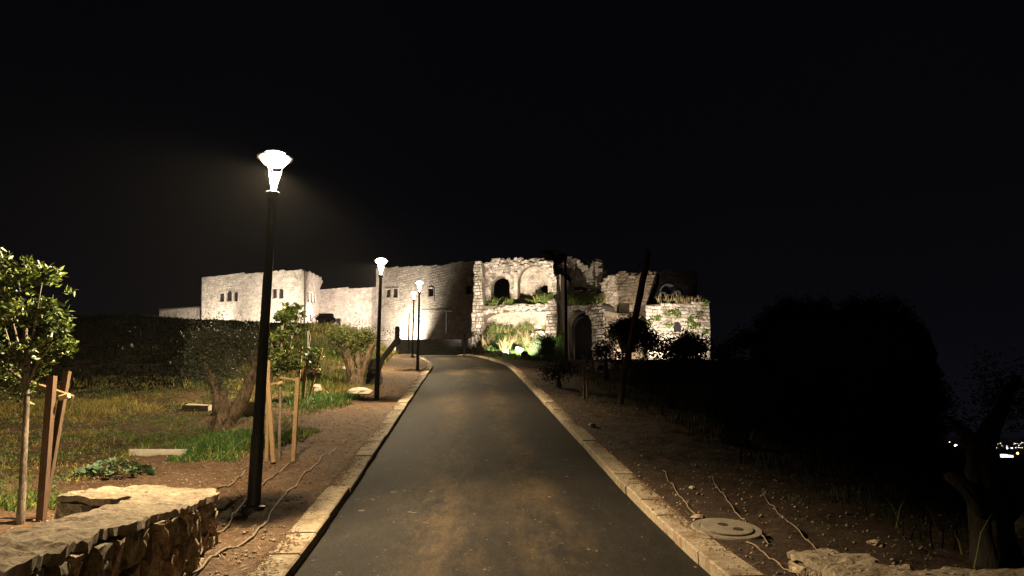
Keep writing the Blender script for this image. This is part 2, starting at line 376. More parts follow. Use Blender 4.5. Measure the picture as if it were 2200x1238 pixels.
def facade(root, fac, outer, holes=(), dep=0., th=1., ch=.4, lmin=.45, lmax=.95, seed=1, stone='castle_stone', mortar='castle_mortar',
           proud=.03, single=False, rough=.010, name='wall', gap=.012, jit=.15, rag=0, masonry=True):
    O = fac.qs(outer, dep); O = ragged(O, rag, .5, seed) if rag else O
    loops = [O] + [fac.qs(hl, dep) for hl in holes]
    mb = MB(); slab(mb, loops, dep, dep + th); w = mb.build(name, mortar, root)
    if not masonry: return w
    rr = random.Random(seed); B = courses(loops, ch, lmin, lmax, seed, jit)
    if single:
        for q in B:
            b = MB(); block(b, q, dep, rr, proud, gap, rough); b.build('stone', stone, root)
    else:
        b = MB()
        for q in B: block(b, q, dep, rr, proud, gap, rough)
        tag(b.build('masonry', stone, root), kind='stuff')
    return w
def facroot(name, fac, label, cat, group=None):
    o = empty(name, fac.o, fac.rz); return tag(o, label, cat, group)
def window(root, fac, P, dep=0., inset=.14, bars=False):
    """glazed window: a wooden frame and a dark pane set into the opening"""
    L = fac.qs(P, dep); cx = sum(p[0] for p in L) / len(L); cz = sum(p[1] for p in L) / len(L)
    inn = [(cx + (a - cx) * .84, cz + (b - cz) * .9) for a, b in L]
    f = MB(); slab(f, [L, inn], dep + inset, dep + inset + .1)
    if bars:
        z0, z1 = min(p[1] for p in inn), max(p[1] for p in inn)
        f.box((cx, dep + inset + .05, (z0 + z1) / 2), (.05, .08, z1 - z0))
    fo = f.build('window', 'window_wood', root)
    g = MB(); slab(g, [L], dep + inset + .12, dep + inset + .15); g.build('pane', 'window_glass', fo)
def surround(root, fac, P, dep=0., wd=.16, proud=.09, stone='castle_stone'):
    L = fac.qs(P, dep); cx = sum(p[0] for p in L) / len(L); cz = sum(p[1] for p in L) / len(L)
    sx = max(p[0] for p in L) - cx; sz = max(p[1] for p in L) - cz
    out = [(cx + (a - cx) * (1 + wd / sx), cz + (b - cz) * (1 + wd / sz)) for a, b in L]
    m = MB(); slab(m, [out, L], dep - proud, dep + .2); m.build('window_surround', stone, root)
def ring(root, fac, l, r, top, spring, dep, wd, n=13, proud=.12, stone='ruin_stone', depth=.5, name='voussoir', a0=0., a1=1.):
    """arch stones, each its own piece"""
    rr = random.Random(n * 7 + int(l)); cl, cz = fac.q(l, spring, dep), fac.q(r, spring, dep); cx = (cl[0] + cz[0]) / 2; z0 = (cl[1] + cz[1]) / 2
    rx = (cz[0] - cl[0]) / 2; rz = fac.q((l + r) / 2, top, dep)[1] - z0
    for k in range(n):
        if not a0 <= k / n < a1: continue
        t0, t1 = math.pi * (k + .05) / n, math.pi * (k + .95) / n; ww = wd * rr.uniform(.85, 1.15); y0 = dep - proud * rr.uniform(.6, 1.3)
        Q = [(cx - rx * math.cos(t0), z0 + rz * math.sin(t0)), (cx - rx * math.cos(t1), z0 + rz * math.sin(t1)), (cx - (rx + ww) * math.cos(t1), z0 + (rz + ww) * math.sin(t1)), (cx - (rx + ww) * math.cos(t0), z0 + (rz + ww) * math.sin(t0))]
        mb = MB(); mb.add([(a, y0, b) for a, b in Q] + [(a, dep + depth, b) for a, b in Q], [(0, 1, 2, 3), (7, 6, 5, 4)] + [(i, 4 + i, 4 + (i + 1) % 4, (i + 1) % 4) for i in range(4)])
        mb.build(name, stone, root)
def plain(root, name, pts, z0, z1, mat, parent=None):
    """a prism on world plan points, put under a root by local coordinates"""
    inv = root.matrix_world if False else None
    ca, sa = math.cos(-root.rotation_euler[2]), math.sin(-root.rotation_euler[2]); o = root.location
    L = [((p[0] - o[0]) * ca - (p[1] - o[1]) * sa, (p[0] - o[0]) * sa + (p[1] - o[1]) * ca) for p in pts]; n = len(L)
    mb = MB(); mb.add([(a, b, z0) for a, b in L] + [(a, b, z1) for a, b in L], [tuple(range(n))[::-1], tuple(range(n, 2 * n))] + [(i, (i + 1) % n, n + (i + 1) % n, n + i) for i in range(n)])
    return mb.build(name, mat, parent or root)
def rock_mesh(r, seed, flat=.7):
    rr = random.Random(seed); mb = MB(); n, mrow = 8, 5; vs = [(0, 0, -r[2])]
    for i in range(1, mrow):
        a = math.pi * i / mrow
        for k in range(n):
            w = 2 * math.pi * (k + .3 * (i % 2)) / n; s = rr.uniform(.78, 1.15)
            vs.append((r[0] * math.sin(a) * math.cos(w) * s, r[1] * math.sin(a) * math.sin(w) * s, -r[2] * math.cos(a) * s))
    vs.append((0, 0, r[2] * .9)); t = len(vs) - 1
    fs = [(0, 1 + (k + 1) % n, 1 + k) for k in range(n)] + [(t, t - n + k, t - n + (k + 1) % n) for k in range(n)]
    for i in range(mrow - 2): fs += [(1 + i * n + k, 1 + i * n + (k + 1) % n, 1 + (i + 1) * n + (k + 1) % n, 1 + (i + 1) * n + k) for k in range(n)]
    return mb.add(vs, fs)

# ------------------------------------------------------------------ ground: one sheet to the horizon
far = np.concatenate([np.geomspace(140, 15000, 20)])
rows = np.concatenate([np.arange(-13, 2, 1.), np.arange(2, 14, .11), np.arange(14, 30, .2), np.arange(30, 82, .5), np.arange(82, 134, 2.), far])
rows = np.concatenate([-far[::-1][:-2] * 1.0, rows])
u = np.concatenate([np.arange(0, 4.5, .11), np.arange(4.5, 12, .22), np.arange(12, 30, .6), np.arange(30, 90, 2.5), np.geomspace(100, 15000, 20)])
rowc = np.clip(rows, -14, 139)
LX, RX = Lx(rowc)[:, None], Rx(rowc)[:, None]
GX = np.concatenate([LX - KW - u[::-1][None], LX - KW + .12, RX + KW - .12, RX + KW + u[None]], 1)
GY = np.repeat(rows[:, None], GX.shape[1], 1)
GZ = H(GX, np.where(GY < -13, -13, GY)); 
GZ = np.where(GY < -20, GZ * 0 - 3 - sm((-GY - 20) / 400) * 52, GZ)
nr, nc = GX.shape
idx = np.arange(nr * nc).reshape(nr, nc)
FQ = np.stack([idx[:-1, :-1], idx[:-1, 1:], idx[1:, 1:], idx[1:, :-1]], -1).reshape(-1, 4)
side_ = np.zeros((nr - 1, nc - 1), np.int32); side_[:, nc // 2 - 1:] = 1; side_[(rows[:-1, None] > 27 + 3 * np.sin(GX[:-1, :-1] * .9)) & (LX[:-1] - GX[:-1, :-1] > 9)] = 1  # dark faces: painted shade right of the road and on the bank
ground = fast('ground', np.stack([GX, GY, GZ], -1).reshape(-1, 3), FQ, ['soil', 'shaded_soil'], midx=side_.ravel(), smooth=True)
tag(ground, 'brown earth ground rising beside the asphalt road', kind='structure')

# road
ry = np.concatenate([np.arange(-13.5, 80, .4)]); t = np.linspace(0, 1, 11)
VX = Lx(ry)[:, None] * (1 - t) + Rx(ry)[:, None] * t; VY = np.repeat(ry[:, None], 11, 1)
VZ = zr(ry)[:, None] + .04 * (1 - (2 * t - 1) ** 2)[None] - .02
i2 = np.arange(VX.size).reshape(VX.shape)
road = fast('road', np.stack([VX, VY, VZ], -1).reshape(-1, 3), np.stack([i2[:-1, :-1], i2[:-1, 1:], i2[1:, 1:], i2[1:, :-1]], -1).reshape(-1, 4), 'black_metal', smooth=True)
tag(road, 'dark asphalt road with dusty wheel tracks climbing to the fortress', kind='structure')
uvl = road.data.uv_layers.new(name='UVMap')
uvs = np.stack([np.repeat(t[None], len(ry), 0), np.repeat(ry[:, None], 11, 1)], -1).reshape(-1, 2)
li = np.zeros(len(road.data.loops), np.int32); road.data.loops.foreach_get('vertex_index', li)
uvl.data.foreach_set('uv', uvs[li].astype(np.float32).ravel())
m = bpy.data.materials.new('asphalt'); m.use_nodes = True; MATS['asphalt'] = m
n, l = m.node_tree.nodes, m.node_tree.links; b = n['Principled BSDF']
uv = n.new('ShaderNodeUVMap'); sp = n.new('ShaderNodeSeparateXYZ'); l.new(uv.outputs[0], sp.inputs[0])
g = n.new('ShaderNodeNewGeometry')
def mth(op, a, bb=None, c=None):
    q = n.new('ShaderNodeMath'); q.operation = op
    for i, v in enumerate((a, bb, c)):
        if v is None: continue
        if isinstance(v, (int, float)): q.inputs[i].default_value = v
        else: l.new(v, q.inputs[i])
    return q.outputs[0]
def noise(scale, sv=None, detail=6, rough=.65):
    q = n.new('ShaderNodeTexNoise'); q.inputs['Scale'].default_value = scale; q.inputs['Detail'].default_value = detail; q.inputs['Roughness'].default_value = rough
    src = g.outputs['Position']
    if sv:
        mp = n.new('ShaderNodeMapping'); mp.inputs['Scale'].default_value = sv; l.new(src, mp.inputs[0]); src = mp.outputs[0]
    l.new(src, q.inputs['Vector']); return q.outputs[0]
def mr(v, a, bb, c=0., d=1.):
    q = n.new('ShaderNodeMapRange'); q.inputs[1].default_value = a; q.inputs[2].default_value = bb; q.inputs[3].default_value = c; q.inputs[4].default_value = d; l.new(v, q.inputs[0]); return q.outputs[0]
wob = mth('ADD', sp.outputs[0], mth('MULTIPLY', mth('SUBTRACT', noise(.35, (1, 1, 0)), .5), .22))
def band(c, w): 
    d = mth('DIVIDE', mth('SUBTRACT', wob, c), w); return mth('EXPONENT', mth('MULTIPLY', mth('MULTIPLY', d, d), -1.))
bands = mth('ADD', mth('ADD', mth('MULTIPLY', band(.34, .12), 1.1), mth('MULTIPLY', band(.645, .10), 1.)), .18)
streak = mr(noise(2.6, (1, .10, 1), 9, .78), .40, .64)
patch_ = mr(noise(.9, (1, .45, 1), 9, .8), .42, .60)
dust = mth('MULTIPLY', bands, mth('ADD', mth('MULTIPLY', streak, .55), mth('MULTIPLY', patch_, .5)))
dust = mth('MAXIMUM', mth('MINIMUM', dust, 1.), mth('MULTIPLY', mr(noise(1.3, (1, .22, 1), 9, .8), .50, .70), .40))
dust = mth('MULTIPLY', dust, mth('MULTIPLY', mr(noise(48, (1, .7, 1), 3, .7), .30, .62, .25, 1.), mr(noise(9, (1, .25, 1), 5, .75), .30, .60, .45, 1.)))
speck = mth('MAXIMUM', mth('MULTIPLY', mr(noise(7, (1, .55, 1), 5, .6), .665, .70), .8), mth('MULTIPLY', mr(noise(30, None, 3, .6), .70, .74), .7))
fine = mth('ADD', mth('MULTIPLY', noise(120, None, 2, .7), .35), mth('ADD', mth('MULTIPLY', noise(52, None, 2, .7), .45), mth('MULTIPLY', noise(2.2, (1, .3, 1), 6, .7), .2)))
base = n.new('ShaderNodeMix'); base.data_type = 'RGBA'; base.inputs[6].default_value = (.0035, .0034, .0034, 1); base.inputs[7].default_value = (.021, .0198, .0182, 1); l.new(mr(fine, .42, .60), base.inputs[0])
d1 = n.new('ShaderNodeMix'); d1.data_type = 'RGBA'; d1.inputs[7].default_value = (.105, .070, .037, 1); l.new(mth('MULTIPLY', dust, .8), d1.inputs[0]); l.new(base.outputs[2], d1.inputs[6])
d2 = n.new('ShaderNodeMix'); d2.data_type = 'RGBA'; d2.inputs[7].default_value = (.15, .12, .085, 1); l.new(speck, d2.inputs[0]); l.new(d1.outputs[2], d2.inputs[6])
l.new(d2.outputs[2], b.inputs['Base Color']); b.inputs['Roughness'].default_value = .82; b.inputs['Specular IOR Level'].default_value = .045
bp = n.new('ShaderNodeBump'); bp.inputs['Strength'].default_value = .55; bp.inputs['Distance'].default_value = .006; l.new(fine, bp.inputs['Height']); l.new(bp.outputs[0], b.inputs['Normal'])
road.data.materials[0] = m

# kerbs, stone by stone
for side, fx in ((-1, Lx), (1, Rx)):
    root = empty('kerb'); tag(root, 'pale stone kerb along the ' + ('lamp side of the road' if side < 0 else 'dark valley side of the road'), kind='structure')
    y = -6.0
    while y < 73:
        x0 = float(fx(y)); x1 = float(fx(y + .5)); ln = 1.0
        dy = ln / math.hypot(1, (x1 - x0) / .5); ys = np.linspace(y + .007, y + dy - .007, 4); mb = MB(); vs = []
        dz = random.uniform(-.012, .012); dxo = random.uniform(-.016, .016)
        for yy in ys:
            X = float(fx(yy)); T = (float(fx(yy + .3)) - float(fx(yy - .3))) / .6; nn = math.hypot(1, T); ox, oy = side / nn, -side * T / nn
            z = float(zr(yy)) - .02
            for o, zz in ((0, -.15), (.0, KH - .015), (.018, KH), (KW - .02, KH + random.uniform(-.004, .006)), (KW + random.uniform(-.015, .015), KH - .02), (KW, -.2)):
                vs.append((X + ox * (o + dxo), yy + oy * (o + dxo), z + zz + dz))
        k = 6
        fs = [(i * k + j, i * k + j + 1, (i + 1) * k + j + 1, (i + 1) * k + j) for i in range(3) for j in range(5)] + [tuple(range(6)), tuple(range(18, 24))[::-1]]
        mb.add(vs, fs); mb.build('kerb_stone', 'kerb_stone', root); y += dy

# ------------------------------------------------------------------ street lamps
def copy_tree(o, parent=None):
    c = o.copy(); COL.objects.link(c); c.parent = parent
    for ch in list(o.children): copy_tree(ch, c)
    return c
def make_lamp():
    r = empty('street_lamp')
    MB().lathe([(.088, -.15), (.088, .02), (.085, .9), (.083, .93), (.074, .95), (.062, 3.2), (.050, 4.26), (.0, 4.27)], 20).build('pole', 'black_metal', r, True)
    MB().lathe([(.15, -.1), (.15, .015), (.13, .025), (.09, .03)], 20).build('base_plate', 'black_metal', r)
    MB().box((0, -.086, .62), (.10, .012, .32)).build('access_door', 'black_metal', r)
    MB().lathe([(.056, 4.20), (.058, 4.22), (.095, 4.30), (.095, 4.312), (.03, 4.32)], 16).build('collar', 'black_metal', r, True)  # flange widened to keep the lamp's own light off the pole
    for k in range(3):
        a = 2 * math.pi * k / 3 + .52; c, d = math.cos(a), math.sin(a)
        nk = MB(); nk.tube([(c * .03, d * .03, 4.25), (c * .04, d * .04, 4.40), (c * .11, d * .11, 4.68), (c * .20, d * .20, 4.815)], [.010, .009, .008, .008], 6); nk.build('neck_strut', 'lamp_white', r, True)
    fin = MB(); w0, w1 = .014, .05
    fin.add([(-w0, .03, 4.27), (w0, .03, 4.27), (w1 + .015, .06, 4.64), (-w1 + .02, .06, 4.64), (-w0, .045, 4.27), (w0, .045, 4.27), (w1 + .015, .075, 4.64), (-w1 + .02, .075, 4.64)],
        [(0, 1, 2, 3), (7, 6, 5, 4), (0, 4, 5, 1), (1, 5, 6, 2), (2, 6, 7, 3), (3, 7, 4, 0)]); fin.build('neck_fin', 'lamp_white', r)
    MB().lathe([(.205, 4.825), (.25, 4.818), (.252, 4.828), (.205, 4.834)], 28).build('canopy_rim', 'lamp_white', r, True)
    MB().lathe([(.11, 4.905), (.10, 4.915), (.03, 4.93)], 20).build('canopy', 'black_metal', r, True)
    MB().lathe([(.03, 4.685), (.09, 4.70), (.15, 4.735), (.19, 4.78), (.205, 4.82), (.195, 4.85), (.16, 4.88), (.10, 4.905), (.03, 4.91)], 28).build('diffuser', 'lamp_light', r, True)
    ld = bpy.data.lights.new('lamp_glow', 'SPOT'); ld.energy = LAMP_W; ld.color = LAMP_COL; ld.spot_size = R(166); ld.spot_blend = .35; ld.shadow_soft_size = .05
    lo = bpy.data.objects.new('lamp_glow', ld); lo.location = (0, .0, 4.655); lo.rotation_euler = (0, R(17), 0); link(lo, r)
    return r
lamp0 = make_lamp()
LP = [(543, 1113, 10.5, 'tall black street lamp in front, towering left beside the stone wall'),
      (809, 862, 26.4, 'lit street lamp standing right of the pollarded olive tree'),
      (897, 798, 42.0, 'lit street lamp at the kerb bend, third along the road'),
      (886, 767, 57.5, 'lit street lamp fourth along the road, just behind the kerb bend'),
      (877, 756, 70.5, 'farthest lit street lamp of the row, before the floodlit wall'),
      (0, 0, -4.2, 'lit street lamp behind the camera, lighting the stone wall from the road')]
for i, (px, py, Y, lab) in enumerate(LP):
    o = lamp0 if i == 0 else copy_tree(lamp0)
    if py: p = at(px, py, Y); x = p.x
    else: x = float(Lx(Y)) - 1.0
    o.location = (x, Y, h(x, Y)); tag(o, lab, 'street lamp', 'street lamps along the road')

# ------------------------------------------------------------------ floodlights
def aim(o, tgt):
    o.rotation_euler = (Vector(tgt) - o.location).to_track_quat('-Z', 'Y').to_euler()
def floodlight(loc, tgt, power, size, label, blend=.4, scale=1., col=FLOOD_COL, soft=.12):
    loc = Vector(loc); d = Vector(tgt) - loc; rz = math.atan2(d.y, d.x) - math.pi / 2; tilt = math.atan2(d.z, math.hypot(d.x, d.y))
    r = empty('floodlight', loc, rz); tag(r, label, 'floodlight', 'floodlights at the foot of the fortress')
    k = scale; c, s = math.cos(tilt), math.sin(tilt); cz = .30 * k
    def T(p): y, z = p[1] * k, p[2] * k; return (p[0] * k, y * c - z * s, cz + y * s + z * c)
    hs = MB(); prof = [(-.22, .02), (-.14, .15), (0, .19), (.10, .19)]; vs = []
    for y, a in prof:
        for q in range(12):
            w = 2 * math.pi * q / 12; vs.append(T((1.35 * a * math.cos(w), y, a * math.sin(w))))
    hs.add(vs, [(i * 12 + q, i * 12 + (q + 1) % 12, (i + 1) * 12 + (q + 1) % 12, (i + 1) * 12 + q) for i in range(3) for q in range(12)] + [tuple(range(12))])
    hs.build('housing', 'black_metal', r, True)
    gl = MB(); gl.add([T((1.3 * .18 * math.cos(2 * math.pi * q / 12), .085, .18 * math.sin(2 * math.pi * q / 12))) for q in range(12)], [tuple(range(12))]); gl.build('lens', 'flood_light', r)
    for sg in (-1, 1): MB().tube([(sg * .28 * k, 0, -.1), (sg * .28 * k, 0, cz)], .022 * k, 6).build('leg', 'black_metal', r)
    MB().tube([(-.28 * k, 0, cz), (.28 * k, 0, cz)], .02 * k, 6).build('axle', 'black_metal', r)
    ld = bpy.data.lights.new('flood_beam', 'SPOT'); ld.energy = power; ld.color = col; ld.spot_size = R(size); ld.spot_blend = blend; ld.shadow_soft_size = soft
    lo = bpy.data.objects.new('flood_beam', ld); lo.location = loc + Vector((0, 0, cz)) + d.normalized() * (.2 * k); COL.objects.link(lo); aim(lo, tgt)
    lo.parent = r; lo.matrix_parent_inverse = (__import__('mathutils').Matrix.LocRotScale(r.location, r.rotation_euler, None)).inverted()
    return r

# ------------------------------------------------------------------ fortress, left to right
def rect(l, r, t, b): return [(l, b), (l, t), (r, t), (r, b)]
# left tower: a lit front and a lit right-hand side
FT = Fac(432, 106, 652, 97); FS = Fac(652, 97, 693, 111)
tower = facroot('fortress_tower', FT, 'pale square fortress tower with two rows of triple windows, left of the black lamp pole', 'tower')
wins = [rect(472, 482.5, 629, 649), arch(487, 499, 624.5, 630, 648.5), rect(502.5, 512, 627.5, 648), rect(571, 581, 621, 643), arch(585.5, 596, 618.5, 624, 642.5), rect(600, 610, 621, 642)]
facade(tower, FT, [(432, 720), (433.5, 597), (470, 592), (560, 586), (590, 583.5), (625, 581), (647, 580), (652, 583), (652, 725)], wins, 0, .35, .32, .38, .9, 3, rag=.05)
for wq in wins: window(tower, FT, wq); surround(tower, FT, wq, wd=.11)
side = empty('side_wall', (0, 0, 0), 0); side.parent = tower
side.location = tower.matrix_world @ Vector() * 0
# side wall is a part with its own frame: place it in the tower's local space
lx = (FS.o - FT.o); ca, sa = math.cos(-FT.rz), math.sin(-FT.rz)
side.location = (lx.x * ca - lx.y * sa, lx.x * sa + lx.y * ca, 0); side.rotation_euler = (0, 0, FS.rz - FT.rz)
swins = [rect(660.5, 665, 627, 648), arch(667.5, 672, 628, 631, 651), rect(674.5, 678.5, 633, 653.5)]
sdoor = rect(665.5, 671.5, 675, 690)
facade(side, FS, [(652.8, 730), (652.8, 582.5), (662, 586), (665, 584), (690, 597.5), (691, 601), (694, 604), (687, 618), (687, 730)], swins + [sdoor], 0, .3, .32, .38, .9, 4)
for wq in swins: window(side, FS, wq, bars=False)
window(side, FS, sdoor, inset=.2, bars=False)
A, Bq = FT.w2(.2, 0, 0), FT.w2(FT.w - .2, 0, 0); C2 = FS.w2(FS.w - .3, .2, 0)
zt = FT.q(540, 592)[1]
plain(tower, 'rear_wall', [A + FT.n * 1.25, FT.w2(FT.w - 1.6, 1.25, 0), FS.w2(2.2, .4, 0), FS.w2(FS.w - .3, .4, 0), A + FT.n * 13], 8, zt - .9, 'castle_mortar')
# low wall running off to the left
FL = Fac(341, 113, 434, 107.5)
lw = facroot('low_wall', FL, 'low pale stone wall running left from the square tower', 'wall')
facade(lw, FL, [(341, 700), (342.5, 668), (360, 665.5), (434, 661.5), (434, 705)], (), 0, 1.0, .34, .4, .9, 5)
cp = MB(); cq = FL.qs([(342, 667.5), (434, 661), (434, 659), (343, 664.5)]); slab(cp, [cq], -.15, 1.1); cp.build('coping', 'ruin_mortar', lw)
# curtain wall between the tower and the hall
FC = Fac(684, 110.5, 812, 106.5)
cw = facroot('curtain_wall', FC, 'floodlit curtain wall with low doorway between the square tower and great hall', 'wall')
cdoor = rect(718, 732, 683.5, 702); chole = rect(745, 748, 624.5, 628)
facade(cw, FC, [(684, 740), (684, 623.5), (720, 621), (765, 619), (806, 617.5), (812, 617.5), (812, 750)], [cdoor, chole], 0, 1.4, .31, .36, .85, 6, rag=.06)
window(cw, FC, cdoor, inset=.5)
pl = MB(); slab(pl, [FC.qs(rect(744.5, 748.5, 624, 628.5), .6)], .7, .8); pl.build('pane', 'window_glass', cw)
# great hall
FM = Fac(808, 105, 1022, 91.5)
hall = facroot('fortress_hall', FM, 'tall fortress hall wall, glaring white at its foot and shadowed on the right', 'building')
hw = [rect(830, 840.5, 621, 640), rect(844.5, 855.5, 620.5, 640), arch(921, 932.5, 618.5, 623, 637.5), rect(1001, 1014, 614, 633)]
hdoor = rect(848, 860, 701, 722)
facade(hall, FM, [(808, 770), (808, 577), (830, 575.5), (900, 572), (930, 570.5), (966, 569), (968, 564.5), (1022, 561), (1022, 790)], hw + [hdoor], 0, 1.6, .33, .36, .85, 8, proud=.022, rough=.006, rag=.05)
for wq in hw: window(hall, FM, wq); surround(hall, FM, wq, wd=.13)
window(hall, FM, hdoor, inset=.3); surround(hall, FM, hdoor, wd=.15)
sc = MB(); q0 = FM.q(905, 667.5); q1 = FM.q(962, 666)
for k in range(14):
    x = q0[0] + (q1[0] - q0[0]) * k / 14; z = q0[1] + (q1[1] - q0[1]) * k / 14; sc.box((x + .2, -.03, z), ((q1[0] - q0[0]) / 14 - .02, .12, .13), jit=.012)
sc.build('string_course', 'castle_stone', hall)
plain(hall, 'rear_wall', [FM.w2(.1, 1.65, 0), FM.w2(FM.w, 1.65, 0), FM.w2(FM.w, 12, 0), FM.w2(.1, 12, 0)], 8, FM.q(850, 580)[1] - 1.2, 'castle_mortar')
# thin unlit post before the hall
p0 = at(957, 752, 82); r_ = empty('lamp_post', (p0.x, 82, 9.2)); tag(r_, 'thin unlit post with a short crossarm against the shadowed hall wall', 'post')
ph = at(957, 669, 82).z - 9.2
MB().tube([(0, 0, -.2), (0, 0, ph)], .08, 8).build('pole', 'black_metal', r_); MB().box((.1, 0, ph), (1.0, .25, .12)).build('crossarm', 'black_metal', r_)
# dark low wall across the road's end
FD = Fac(862, 77, 1012, 77)
dw = facroot('dark_low_wall', FD, 'long low wall in darkness across the end of the road', 'wall')
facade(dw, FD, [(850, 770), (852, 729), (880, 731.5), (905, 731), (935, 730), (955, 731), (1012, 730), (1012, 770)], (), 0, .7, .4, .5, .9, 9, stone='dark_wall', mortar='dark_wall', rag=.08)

# the ruined hall: rubble piers, vaulted recess below, arched upper storey behind a grassy ledge
FR = Fac(1010, 81, 1198, 79)
ruin = facroot('ruined_hall', FR, 'ruined two-storey vaulted hall, brightly lit, with an arched doorway above a grassy ledge', 'ruin')
bt = 790
facade(ruin, FR, [(1004, bt), (1009, 750), (1012, 715), (1014, 690), (1015, 655), (1017, 640), (1017, 600), (1018, 570), (1022, 562), (1034, 561.5), (1036, 575), (1037, 640), (1040, 660), (1040, 690), (1036, 715), (1040, bt)],
       (), 0, 2.2, .34, .3, .75, 21, 'ruin_stone', 'ruin_mortar', .10, True, .035, name='pier', gap=.045, jit=.35, rag=.12)
facade(ruin, FR, [(1172, 775), (1170, 715), (1172, 690), (1172, 664), (1176, 650), (1182, 645), (1191, 643), (1196, 650), (1198, 680), (1194, 725), (1193, 775)],
       (), 0, 2.0, .34, .3, .8, 22, 'ruin_stone', 'ruin_mortar', .12, True, .04, name='pier', gap=.045, jit=.35, rag=.12)
up = 1.5
door = arch(1055, 1095, 593, 612, 652); blind = arch(1113, 1177, 567, 604, 648, 14); 
def upq(P): return P
facade(ruin, FR, [(1030, 668), (1034, 600), (1036, 578), (1046, 570), (1056, 559), (1075, 557), (1092, 559), (1105, 556.5), (1120, 556), (1150, 555), (1168, 555), (1172, 560), (1180, 562), (1188, 572), (1190, 590), (1196, 600), (1196, 640), (1188, 668)],
       [door, blind], up, 1.3, .34, .35, .9, 23, 'ruin_stone', 'ruin_mortar', .06, False, .025, name='upper_wall', gap=.015, rag=.16)
tag(ruin.children[-1], kind='stuff')
# blind arch: a plastered panel set back, with a small doorway
sd = arch(1161, 1179, 612, 622, 650)
facade(ruin, FR, rect(1108, 1186, 560, 660), [sd], up + 1.3, .5, .4, .5, 1.0, 24, 'ruin_plaster', 'ruin_plaster', .03, False, .01, name='niche_panel')
ring(ruin, FR, 1055, 1095, 593, 612, up, .42, 13, .10); ring(ruin, FR, 1044, 1104, 577, 606, up, .38, 19, .14)
ring(ruin, FR, 1113, 1177, 567, 604, up, .32, 19, .12)
pr = MB(); slab(pr, [FR.qs(rect(1105, 1112, 586, 645), up)], up - .25, up); pr.build('pilaster', 'ruin_plaster', ruin)
# broken crest rubble
for k in range(46):
    px = 1038 + 150 * (k + random.random()) / 46; py = 560 + (6 if px < 1060 or px > 1172 else 0) + random.uniform(-4, 14)
    s, z = FR.q(px, py, up); rk = rock_mesh((random.uniform(.2, .5), .3, random.uniform(.12, .28)), k).build('crest_stone', 'ruin_stone', ruin, loc=(s, up + random.uniform(-.15, .1), z))
# lower recess
facade(ruin, FR, [(1030, 780), (1030, 650), (1182, 650), (1182, 780)], (), 1.6, 1.0, .42, .5, 1.1, 25, 'ruin_plaster', 'ruin_plaster', .035, False, .012, name='recess_wall')
lip = MB(); P = FR.qs([(1036, 690), (1040, 680), (1052, 673), (1070, 669), (1084, 667), (1090, 664), (1110, 664), (1130, 662), (1150, 663), (1174, 664), (1180, 652), (1100, 655), (1060, 658), (1036, 655)])
slab(lip, [ragged(P, .10, .35, 5)], -.1, 1.7); lip.build('broken_vault', 'ruin_mortar', ruin)
for k in range(44):
    px = 1040 + 136 * (k + random.random()) / 44; top = np.interp(px, [1040, 1060, 1090, 1176], [668, 665, 659, 656]); s, z = FR.q(px, top + random.uniform(-2, 8), 0)
    rock_mesh((random.uniform(.16, .42), .22, random.uniform(.12, .24)), 100 + k).build('vault_stone', 'ruin_stone', ruin, loc=(s, -.12 + random.uniform(-.1, .15), z))
for k in range(34):
    px = 1004 + 44 * random.random(); py = random.uniform(716, 762); py = max(py, np.interp(px, [1004, 1015, 1048], [742, 718, 726])); dd = -random.uniform(.0, 2.2) * (py - 700) / 60; s_, z_ = FR.q(px, py, dd)
    rock_mesh((random.uniform(.15, .42), random.uniform(.2, .4), random.uniform(.12, .3)), 700 + k).build('fallen_stone', 'ruin_stone', ruin, loc=(s_, dd, z_), rz=random.uniform(0, 3))
# return wall of the ruin, seen from the shadow side, and the room behind
plain(ruin, 'return_wall', [FR.w2(FR.w - 1.0, 2.9, 0), FR.w2(FR.w - .05, 2.9, 0), FR.w2(FR.w + .5, 9, 0), FR.w2(FR.w - .4, 9, 0)], 4, FR.q(1196, 578)[1], 'ruin_mortar')
plain(ruin, 'floor_slab', [FR.w2(.3, 2.9, 0), FR.w2(FR.w, 2.9, 0), FR.w2(FR.w, 9, 0), FR.w2(.3, 9, 0)], 5, FR.q(1100, 656)[1] - .1, 'ruin_mortar')
# tall block behind
FB = Fac(1158, 99, 1208, 98)
tb = facroot('rear_tower', FB, 'dim square tower rising behind the ruined hall', 'tower')
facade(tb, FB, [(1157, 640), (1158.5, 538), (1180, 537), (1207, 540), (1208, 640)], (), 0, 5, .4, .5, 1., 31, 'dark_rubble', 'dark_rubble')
# ruined gateway
FG = Fac(1194, 84, 1306, 79.5)
gate = facroot('ruined_gateway', FG, 'ruined gateway with a big dark arch and grass on its terrace', 'ruin')
garch = arch(1200, 1272, 665, 700, 800, 16)
facade(gate, FG, [(1194, 810), (1194, 662), (1206, 655), (1222, 658), (1250, 657), (1278, 655), (1284, 648), (1292, 655), (1299, 668), (1302, 700), (1300, 725), (1308, 760), (1312, 810)], [garch], 0, 2.4, .34, .3, .8, 33, 'ruin_stone', 'ruin_mortar', .13, True, .045, name='gate_wall', gap=.045, jit=.35, rag=.12)
ring(gate, FG, 1200, 1272, 665, 700, 0, .45, 21, .10)
facade(gate, FG, rect(1190, 1290, 655, 810), [arch(1226, 1273, 680, 708, 820, 12)], 2.4, .8, .4, .5, 1., 34, 'dark_wall', 'dark_wall', masonry=False, name='inner_wall')  # near-black colour stands in for the unlit inside of the arch
facade(gate, FG, rect(1150, 1310, 650, 830), (), 9, .8, masonry=False, stone='dark_wall', mortar='dark_wall', name='rear_wall')  # closes the arch, its near-black colour painting the unlit depth
